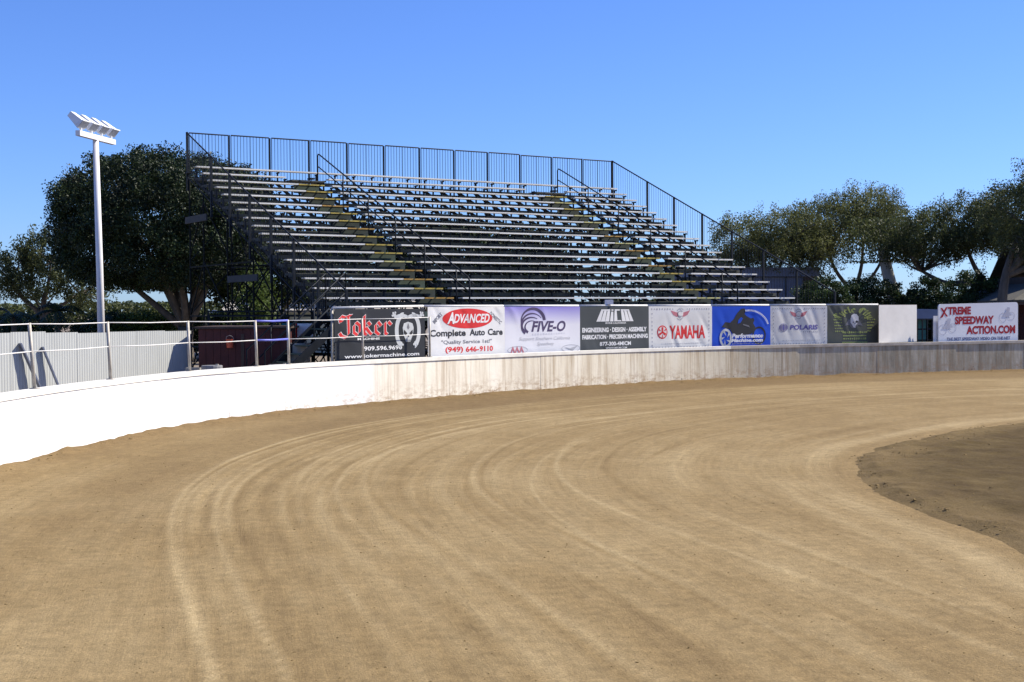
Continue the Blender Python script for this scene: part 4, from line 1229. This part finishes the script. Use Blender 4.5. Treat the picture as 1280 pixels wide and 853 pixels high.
roof_poly('upper_roof', [(1.30,.35,3.35),(10.8,.35,3.35),(10.2,4.0,4.95),(.75,4.0,4.95)])
roof_poly('upper_roof', [(10.8,7.7,3.35),(1.30,7.7,3.35),(.75,4.01,4.95),(10.2,4.01,4.95)])
m = MB(); m.hexa([(1.7,.0,3.32),(3.6,.0,3.32),(3.6,.5,3.4),(1.7,.5,3.4)], [(2.62,.0,4.05),(2.68,.0,4.05),(2.68,1.7,4.1),(2.62,1.7,4.1)]); m.build('dormer', M['trim'], bn)
for x in (-.6, 2.4, 5.4, 8.4):
    m = MB(); m.box(x, x+.14, -.98, -.84, 0, 2.24); m.build('porch_post', M['trim'], bn)

# lattice gate and grey shed between the blank board and the sign
gt_ = tag(empty('gate', (13.75, 46.6, 0), R(24)), 'dark lattice gate in the gap beside the blank white board', 'gate')
for k in range(7):
    m = MB(); m.box(-.5+k*.22, -.46+k*.22, 0, .03, .1, 1.72); m.build('bar', M['steel'], gt_)
for z in (.12, .55, .98, 1.36, 1.7):
    m = MB(); m.box(-.55, .92, .032, .06, z, z+.05); m.build('rail', M['steel'], gt_)
kb = tag(empty('kiosk', (14.3, 51.5, 0), R(18)), 'blue grey kiosk with deep flat roof behind the lattice gate', 'kiosk')
m = MB(); m.box(-.8, 1.6, 0, 1.6, 0, 1.72); m.build('wall', M['bush'] if False else M['greenpaint'], kb)
m = MB(); m.hexa([(-1,-.5,1.70),(1.8,-.5,1.70),(1.8,1.8,1.9),(-1,1.8,1.9)], [(-1,-.5,2.06),(1.8,-.5,2.06),(1.8,1.8,2.09),(-1,1.8,2.09)]); m.build('roof', M['bluegrey'], kb)
for x in (-.55, -.2):
    m = MB(); m.box(x, x+.24, -.02, -.004, .95, 1.55); m.build('pane', M['lightgrey'], kb)

# ------------------------------------------------------------------ trees
def leaves(name, C, size, tone, mat, parent, droop=0.0, rng=RNG, aspect=.55, flat=0.3):
    """one leaf-sized kite per centre; C (n,3), size (n,), tone (n,)"""
    n = len(C)
    d = rng.normal(size=(n, 3)); d[:,2] -= droop*2.2; d /= np.linalg.norm(d, axis=1)[:,None]
    r = rng.normal(size=(n, 3)); r[:,2] *= flat
    s = np.cross(d, r); s /= np.linalg.norm(s, axis=1)[:,None]+1e-9
    L = size[:,None]
    V = np.stack([C-d*L*.5, C+s*L*aspect*.5, C+d*L*.5, C-s*L*aspect*.5], 1).reshape(-1, 3)
    F = np.arange(4*n).reshape(n, 4)
    col = np.repeat(tone, 4)[:,None]*np.ones((1, 3))
    return link(name, np_mesh(name, V, F, mat, col=col), parent)

def limb(m, a, b, r0, r1, bend=.12, n=5, rg=random):
    a = Vector(a); b = Vector(b); L = (b-a).length
    off = Vector((rg.uniform(-1,1), rg.uniform(-1,1), rg.uniform(-.3,.6)))*bend*L
    pts = [a.lerp(b, t/n)+off*math.sin(math.pi*t/n) for t in range(n+1)]
    m.tube(pts, [r0+(r1-r0)*t/n for t in range(n+1)], 7)
    return pts

def dome_tree(name, loc, label, cat, crown_c, crown_r, nclump, per, leaf, mat, trunk_h, trunk_r, group, power=2.5, clump_r=.5, seed=1, inner=.25, forks=7, bark='bark', flat_bottom=.55, tone_up=.35, trunk_off=(0,0)):
    rg = np.random.default_rng(seed); pr = random.Random(seed)
    t = tag(empty(name, loc), label, cat, group)
    # clump centres on a lumpy super-ellipsoid
    u = rg.normal(size=(nclump*2, 3)); u /= np.linalg.norm(u, axis=1)[:,None]
    k = (np.abs(u)**power).sum(1)**(-1/power)
    lump = .93+.10*rg.random(len(u))
    depth = np.where(rg.random(len(u)) < inner, rg.uniform(.45, .85, len(u)), rg.uniform(.90, 1.02, len(u)))
    P = u*k[:,None]*lump[:,None]*depth[:,None]
    P[:,2] = np.where(P[:,2] < -flat_bottom, -flat_bottom+(P[:,2]+flat_bottom)*.25, P[:,2])
    P = P[:nclump]*np.array(crown_r)+np.array(crown_c)
    ct = np.clip(rg.normal(.42, .24, nclump), 0, 1)
    idx = np.repeat(np.arange(nclump), per)
    C = P[idx]+np.clip(rg.normal(size=(len(idx), 3)), -1.7, 1.7)*clump_r*np.array([1, 1, .85])*rg.uniform(.5, 1.1, nclump)[idx][:,None]
    tone = np.clip(ct[idx]+rg.normal(0, .13, len(idx)), 0, 1)
    leaves('crown', C, rg.uniform(.65, 1.3, len(idx))*leaf, tone, mat, t, droop=.1, rng=rg)
    m = MB(); ox, oy = trunk_off
    base = Vector((ox, oy, 0)); fork = Vector((ox*.9, oy, trunk_h))
    m.tube([base, base.lerp(fork, .15), base.lerp(fork, .6), fork], [trunk_r*1.35, trunk_r*1.05, trunk_r*.95, trunk_r*1.0], 10)
    m.build('trunk', M[bark], t, True)
    m = MB()
    for q in range(forks):
        a = 2*math.pi*q/forks+pr.uniform(-.3, .3); rr = pr.uniform(.35, .75)
        e = Vector((crown_c[0]+math.cos(a)*crown_r[0]*rr, crown_c[1]+math.sin(a)*crown_r[1]*rr, crown_c[2]+pr.uniform(-.45, .3)*crown_r[2]))
        pts = limb(m, fork-Vector((0,0,.15)), e, trunk_r*.55, trunk_r*.12, .10, 6, pr)
        for _ in range(2):
            s = pts[pr.randint(2, 4)]; limb(m, s, s+Vector((pr.uniform(-1,1), pr.uniform(-1,1), pr.uniform(.2,.9)))*crown_r[2]*.55, trunk_r*.22, trunk_r*.06, .1, 4, pr)
    m.build('limbs', M[bark], t, True)
    return t

def pepper_tree(name, loc, label, masses, trunk, group, mat, seed=1, nstr=520, leaf=.15, strand=(.35, .95), bark='bark', dens=34):
    """open crown of hanging strands; masses: (centre, radii, weight); trunk: list of polylines with radii"""
    rg = np.random.default_rng(seed); pr = random.Random(seed)
    t = tag(empty(name, loc), label, 'tree', group)
    C = []; TN = []; SZ = []
    wsum = sum(w for _, _, w in masses)
    for c, r, w in masses:
        n = int(nstr*w/wsum); c = (c[0], c[1], c[2]+.28)
        u = rg.normal(size=(n, 3)); u /= np.linalg.norm(u, axis=1)[:,None]
        rad = rg.uniform(.35, 1.0, n)**.6
        q = u*rad[:,None]*np.array(r)*(.85+.3*rg.random(n))[:,None]+np.array(c)
        for p in q:
            L = pr.uniform(*strand)*(1.55 if pr.random() < .16 else 1); tn = min(1, max(0, .15+.6*float(vnoise(np.array([p[0]*1.1+50]), np.array([p[2]*1.3+p[1]*.9+50]), seed)[0])+pr.gauss(0, .14)))
            k = int(dens*(.6+L)); s = np.linspace(0, 1, k)
            out = np.array([p[0]-c[0], p[1]-c[1], 0]); out /= np.linalg.norm(out)+1e-6
            path = p+out*(.45*s*(1-s*.4))[:,None]*L + np.array([0,0,1.])*((.28*np.sin(s*2.2)-.75*s*s)[:,None])*L
            path = path+np.clip(rg.normal(size=(k, 3)), -1.5, 1.5)*(.09+.08*(1-s))[:,None]
            C.append(path); TN.append(np.clip(tn+rg.normal(0, .12, k), 0, 1)); SZ.append(rg.uniform(.6, 1.2, k)*leaf)
    C = np.concatenate(C); C[:,2] = np.maximum(C[:,2], .3)
    leaves('crown', C, np.concatenate(SZ), np.concatenate(TN), mat, t, droop=.35, rng=rg, aspect=.42)
    m = MB(); pts, rr = trunk[0]; m.tube(catmull(pts, 5), np.interp(np.linspace(0, 1, 5*(len(pts)-1)+1), np.linspace(0, 1, len(rr)), rr), 10); m.build('trunk', M[bark], t, True)
    m = MB()
    for pts, rr in trunk[1:]:
        m.tube(catmull(pts, 5), np.interp(np.linspace(0, 1, 5*(len(pts)-1)+1), np.linspace(0, 1, len(rr)), rr), 8)
    ends = [p[0][-1] for p in trunk]
    for c, r, w in masses:
        e = min(ends, key=lambda q: (Vector(q)-Vector(c)).length)
        for _ in range(6):
            tip = Vector(c)+Vector((pr.uniform(-.8,.8)*r[0], pr.uniform(-.8,.8)*r[1], pr.uniform(-.5,.6)*r[2]))
            limb(m, e, tip, .07, .018, .14, 5, pr)
    m.build('limbs', M[bark], t, True)
    return t

# left: the big clipped ficus, its smaller neighbour, and the loose trees behind
dome_tree('ficus_tree', (-14.4, 60, 0), 'large dense dark ficus with clipped dome crown behind the light pole', 'tree',
          (-.85, 0, 5.9), (4.6, 4.3, 3.15), 1150, 170, .115, M['ficus'], 1.5, .34, 'ficus trees left of the stand', power=2.6, clump_r=.30, seed=21, forks=11, flat_bottom=.72, inner=.4)
dome_tree('ficus_tree', (-11.6, 64, 0), 'smaller low ficus half hidden behind the left end of the stand', 'tree',
          (0.2, 0, 4.0), (2.9, 2.6, 1.75), 200, 95, .17, M['ficus'], 1.6, .25, 'ficus trees left of the stand', power=2.3, clump_r=.42, seed=22, forks=5)
dome_tree('shrub', (-11.2, 58, 0), 'sunlit yellow green shrub seen through the left end of the stand', 'shrub',
          (0.2, 0, 2.5), (.75, .7, 1.6), 60, 60, .15, M['limebush'], .6, .07, 'shrubs by the stand', power=2.2, clump_r=.28, seed=23, forks=4)
pepper_tree('pepper_tree', (-26.0, 75, 0), 'loose drooping tree at the left edge beside the ficus',
            [((-1.8,0,4.3), (1.9,1.9,1.5), 1), ((.6,0,5.2), (1.7,1.7,1.3), 1), ((2.4,0,3.4), (1.5,1.5,1.3), .8), ((-.3,0,3.5), (2.0,1.6,1.0), .7)],
            [([(0.3,0,0),(.2,0,1.2),(0,0,2.2)], [.3,.25,.2]), ([(0,0,2.1),(-.9,0,3.0),(-1.7,0,4.0)], [.16,.1,.06]), ([(0,0,2.1),(.4,0,3.5),(.6,0,4.9)], [.16,.1,.06]), ([(0,0,2.0),(1.2,0,2.6),(2.2,0,3.2)], [.14,.09,.05])],
            'trees left of the stand', M['olive'], 31, 430, .19)
# big-leaved palms beneath it
def palm(loc, h, nf, fl, label, seed, group, cat='palm', trunk_r=.12):
    pr = random.Random(seed); t = tag(empty('palm', loc), label, cat, group)
    m = MB(); m.tube([(0,0,0),(.05,0,h*.5),(0,0,h)], [trunk_r*1.2, trunk_r, trunk_r*.8], 8); m.build('trunk', M['bark'], t, True)
    for k in range(nf):
        a = 2*math.pi*k/nf+pr.uniform(-.3,.3); el = pr.uniform(.1, 1.1); L = fl*pr.uniform(.75, 1.1)
        V = []; F = []; n = 9
        dx, dy = math.cos(a), math.sin(a)
        pts = []
        for j in range(n+1):
            s = j/n; x = L*s*math.cos(el)*(1); z = h+L*(s*math.sin(el)-.75*s*s)
            pts.append(Vector((dx*x, dy*x, z)))
        side = Vector((-dy, dx, 0))
        for j in range(1, n+1):
            w = L*.22*math.sin(math.pi*min(1, j/n*.9+.08))
            for sg in (-1, 1):
                i = len(V); b0 = pts[j-1]; b1 = pts[j]
                V += [tuple(b0), tuple(b1), tuple(b1+side*sg*w+(b1-b0)*.8-Vector((0,0,w*.5)))]; F.append((i, i+1, i+2))
        me = np_mesh('frond', np.array(V), np.array(F), M['palm'], col=np.full((len(V), 3), pr.uniform(.1, .9)))
        link('frond', me, t)
for k, (x, y, h, nf, fl) in enumerate(((-20.9, 57, 2.0, 13, 1.5), (-19.4, 58, 2.2, 14, 1.7), (-18.0, 60, 1.8, 12, 1.4))):
    palm((x, y, 0), h, nf, fl, ['low dark palm leftmost of three below the loose tree', 'low dark palm middle of three below the loose tree', 'low dark palm nearest the light pole of three'][k], 60+k, 'low palms behind the corrugated fence')
for k, (x, y) in enumerate(((-72.8, 260), (-70.0, 262), (-71.6, 268))):
    palm((x, y, 0), 4.2-.3*k, 14, 1.9, ['distant palm left of three under the ficus crown', 'distant palm right of three under the ficus crown', 'distant palm between the other two far palms'][k], 70+k, 'distant palms')
# round shrubs
SHR = [(-16.8, 62, 1.5, 1.08, 'limebush', 'pale green round shrub just right of the light pole'), (-15.6, 64, 1.3, 1.08, 'bush', 'dark round shrub between light pole and ficus trunk'),
       (-13.9, 66, 1.3, 1.08, 'bush', 'dark round shrub behind the ficus trunk'), (-18.7, 63, 1.6, 1.05, 'bush', 'dark low shrub left of the light pole'), (-21.8, 60, 1.7, 1.0, 'bush', 'dark low shrub at the far left above the fence'),
       (-24.2, 64, 1.6, 1.0, 'limebush', 'green low shrub at the left picture edge')]
for k, (x, y, r, hz, mt, lb) in enumerate(SHR):
    dome_tree('shrub', (x, y, 0), lb, 'shrub', (0,0,hz), (r, r*.9, hz*.88), 110, 90, .13, M[mt], .3, .08, 'shrubs left of the stand', 2.2, .26, 80+k, forks=4)
# behind the stand
BT = [(-8.2, 72, 4.3, 3.2, 2.4, 'dense dark tree seen through the left third of the stand'), (-3.6, 74, 4.5, 3.0, 2.3, 'dense dark tree seen through the stand left of its middle'),
      (.4, 76, 4.3, 2.7, 2.2, 'dense dark tree seen through the middle of the stand'), ]
for k, (x, y, cz, r, rz_, lb) in enumerate(BT):
    dome_tree('dark_tree', (x, y, 0), lb, 'tree', (0,0,cz), (r, r*.9, rz_), 170, 90, .2, M['ficus'], 1.7, .25, 'trees behind the stand', 2.2, .5, 90+k, forks=5)
dome_tree('shrub', (5.4, 76, 0), 'low dark shrub seen through the lower right rows', 'shrub', (0,0,1.5), (1.2,1.0,1.5), 60, 60, .17, M['bush'], .3, .08, 'shrubs by the stand', 2.2, .28, 95, forks=4)
dome_tree('dark_tree', (10.6, 77, 0), 'dark tree seen through the right aisle of the stand', 'tree', (0,0,3.1), (2.3,2.0,1.9), 130, 80, .2, M['olive'], 1.3, .2, 'trees behind the stand', 2.2, .45, 96, forks=5)

# right: row of pepper trees
pepper_tree('pepper_tree', (13.0, 70, 0), 'low olive tree just right of the stand top',
            [((-1.0,0,5.3),(1.9,2,1.5),1), ((1.0,0,5.8),(1.9,2,1.4),1), ((.2,0,4.9),(2.4,2.2,.9),.8), ((2.6,0,4.9),(1.5,1.7,1.5),.7)],
            [([(.4,0,0),(.3,0,1.6),(.2,0,2.8)],[.28,.22,.18]), ([(.2,0,2.7),(-.6,0,3.8),(-1,0,5)],[.15,.1,.05]), ([(.2,0,2.7),(.7,0,4),(1.1,0,5.4)],[.15,.1,.05]), ([(.3,0,2.5),(1.5,0,3.4),(2.5,0,4.6)],[.14,.1,.05])],
            'pepper trees right of the stand', M['pepper'], 41, 880, .125)
pepper_tree('pepper_tree', (18.0, 72, 0), 'tallest rounded olive tree in the middle of the right row',
            [((-1.2,0,6.2),(2.2,2.2,1.7),1.1), ((.6,0,7.0),(2.0,2.0,1.4),1), ((-2.3,0,5.4),(1.5,1.8,1.1),.8), ((1.9,0,6.2),(1.5,1.8,1.3),.8)],
            [([(.5,0,0),(.4,0,1.5),(.1,0,3.0)],[.2,.17,.15]), ([(.1,0,2.9),(-.9,0,4.2),(-1.4,0,5.8)],[.13,.09,.05]), ([(.1,0,2.9),(.5,0,4.4),(.6,0,6.3)],[.13,.09,.05]), ([(.1,0,2.8),(1.2,0,4.0),(1.9,0,5.4)],[.12,.08,.05]), ([(.1,0,2.6),(-1.2,0,3.4),(-2.2,0,4.4)],[.1,.07,.04])],
            'pepper trees right of the stand', M['pepper'], 42, 1050, .125)
m = MB(); m.tube(catmull([(19.6,68,0),(19.45,68,1.6),(18.9,68,3.4),(18.5,68,5.2)], 5), np.linspace(.42, .26, 16), 12)
pt_ = tag(empty('bare_trunk', (19.6, 68, 0)), 'pale leaning tree trunk rising into the right tree row', 'tree', 'pepper trees right of the stand')
for i, v_ in enumerate(m.v): m.v[i] = (v_[0]-19.6, v_[1]-68, v_[2])
m.build('trunk', M['palebark'], pt_, True)
rg = np.random.default_rng(5); C = np.clip(rg.normal(size=(5200, 3)), -1.5, 1.5)*np.array([1.1, 1.1, .7])+np.array([-1.0, 0, 5.5])
leaves('crown', C, rg.uniform(.1, .2, 5200), np.clip(rg.normal(.4, .2, 5200), 0, 1), M['olive'], pt_, .3, rg, .42)
pepper_tree('pepper_tree', (22.3, 66, 0), 'wide dark olive tree with crooked low limbs behind the red lettered sign',
            [((-2.3,0,5.2),(2.0,2.1,1.5),1.1), ((-.3,0,5.9),(2.0,2.1,1.4),1), ((1.7,0,6.2),(1.8,2,1.5),1), ((-1.7,0,4.9),(2.2,2,.7),.6), ((.9,0,5.3),(2.2,2,.9),.8)],
            [([(1.6,0,0),(1.5,0,1.8),(1.0,0,3.0)],[.42,.34,.26]), ([(1.2,0,2.3),(.1,0,3.3),(-1.2,0,3.3),(-2.4,0,3.9)],[.22,.18,.13,.07]), ([(1.0,0,2.9),(.2,0,4.0),(-.4,0,5.4)],[.18,.12,.06]), ([(1.0,0,2.9),(1.5,0,4.4),(1.8,0,5.8)],[.2,.14,.06]), ([(.3,0,3.2),(.0,0,2.2),(.3,0,1.6),(.9,0,1.2)],[.1,.1,.09,.05])],
            'pepper trees right of the stand', M['olive'], 43, 1250, .125)
pepper_tree('pepper_tree', (22.05, 54.3, 0), 'dark tall tree cut by the right picture edge',
            [((-1.6,0,5.7),(1.6,1.7,1.4),1), ((.0,0,6.7),(1.9,2,1.6),1.2), ((2.2,0,6.2),(2,2,1.6),1), ((-1.0,0,4.5),(1.7,1.7,.8),.7), ((1.4,0,4.7),(2.2,1.8,.9),.9)],
            [([(-2.5,0,0),(-2.5,0,2.2),(-2.3,0,3.6),(-1.9,0,4.9)],[.24,.20,.15,.06]), ([(-2.3,0,3.4),(-1.7,0,4.4),(-1.6,0,5.4)],[.15,.11,.05]), ([(-2.3,0,3.5),(-.7,0,4.9),(.2,0,6.0)],[.16,.12,.05]), ([(-2.3,0,3.4),(.1,0,4.4),(1.8,0,5.5)],[.15,.11,.05])],
            'pepper trees right of the stand', M['olive'], 44, 1300, .11)
RB = [(14.2, 62, 1.3, 1.75, 'bush', 'dark round shrub right of the lowest stand row'), (17.0, 64, 1.5, 1.8, 'bush', 'dark clipped round shrub behind the blackletter banner'),
      (19.2, 63, 1.0, 1.75, 'bush', 'dark clipped round shrub behind the blank board'), (20.6, 61, 1.35, 1.85, 'bush', 'dark clipped shrub above the left end of the red lettered sign'),
      (22.7, 63, 1.2, 1.75, 'limebush', 'yellow green shrub beside the barn roof')]
for k, (x, y, r, hz, mt, lb) in enumerate(RB):
    dome_tree('shrub', (x, y, 0), lb, 'shrub', (0,0,hz), (r, r, hz), 230, 120, .10, M[mt], .3, .08, 'clipped shrubs right of the stand', 2.4, .17, 100+k, forks=4, inner=.4, flat_bottom=.9)

# low far tree belt closing the horizon
rg = np.random.default_rng(77); n = 60000
x = rg.uniform(-130, 130, n); hmax = 2.0+1.6*vnoise(x*.12, x*0, 51)+.8*vnoise(x*.5, x*0, 52)
C = np.stack([x, 205+rg.uniform(-5, 5, n), rg.random(n)**.8*hmax], 1)
fb = leaves('far_tree_belt', C, rg.uniform(.4, .8, n), np.clip(rg.normal(.45, .2, n), 0, 1), M['olive'], None, 0, rg)
tag(fb, 'low far belt of trees along the horizon', 'trees', kind='stuff')
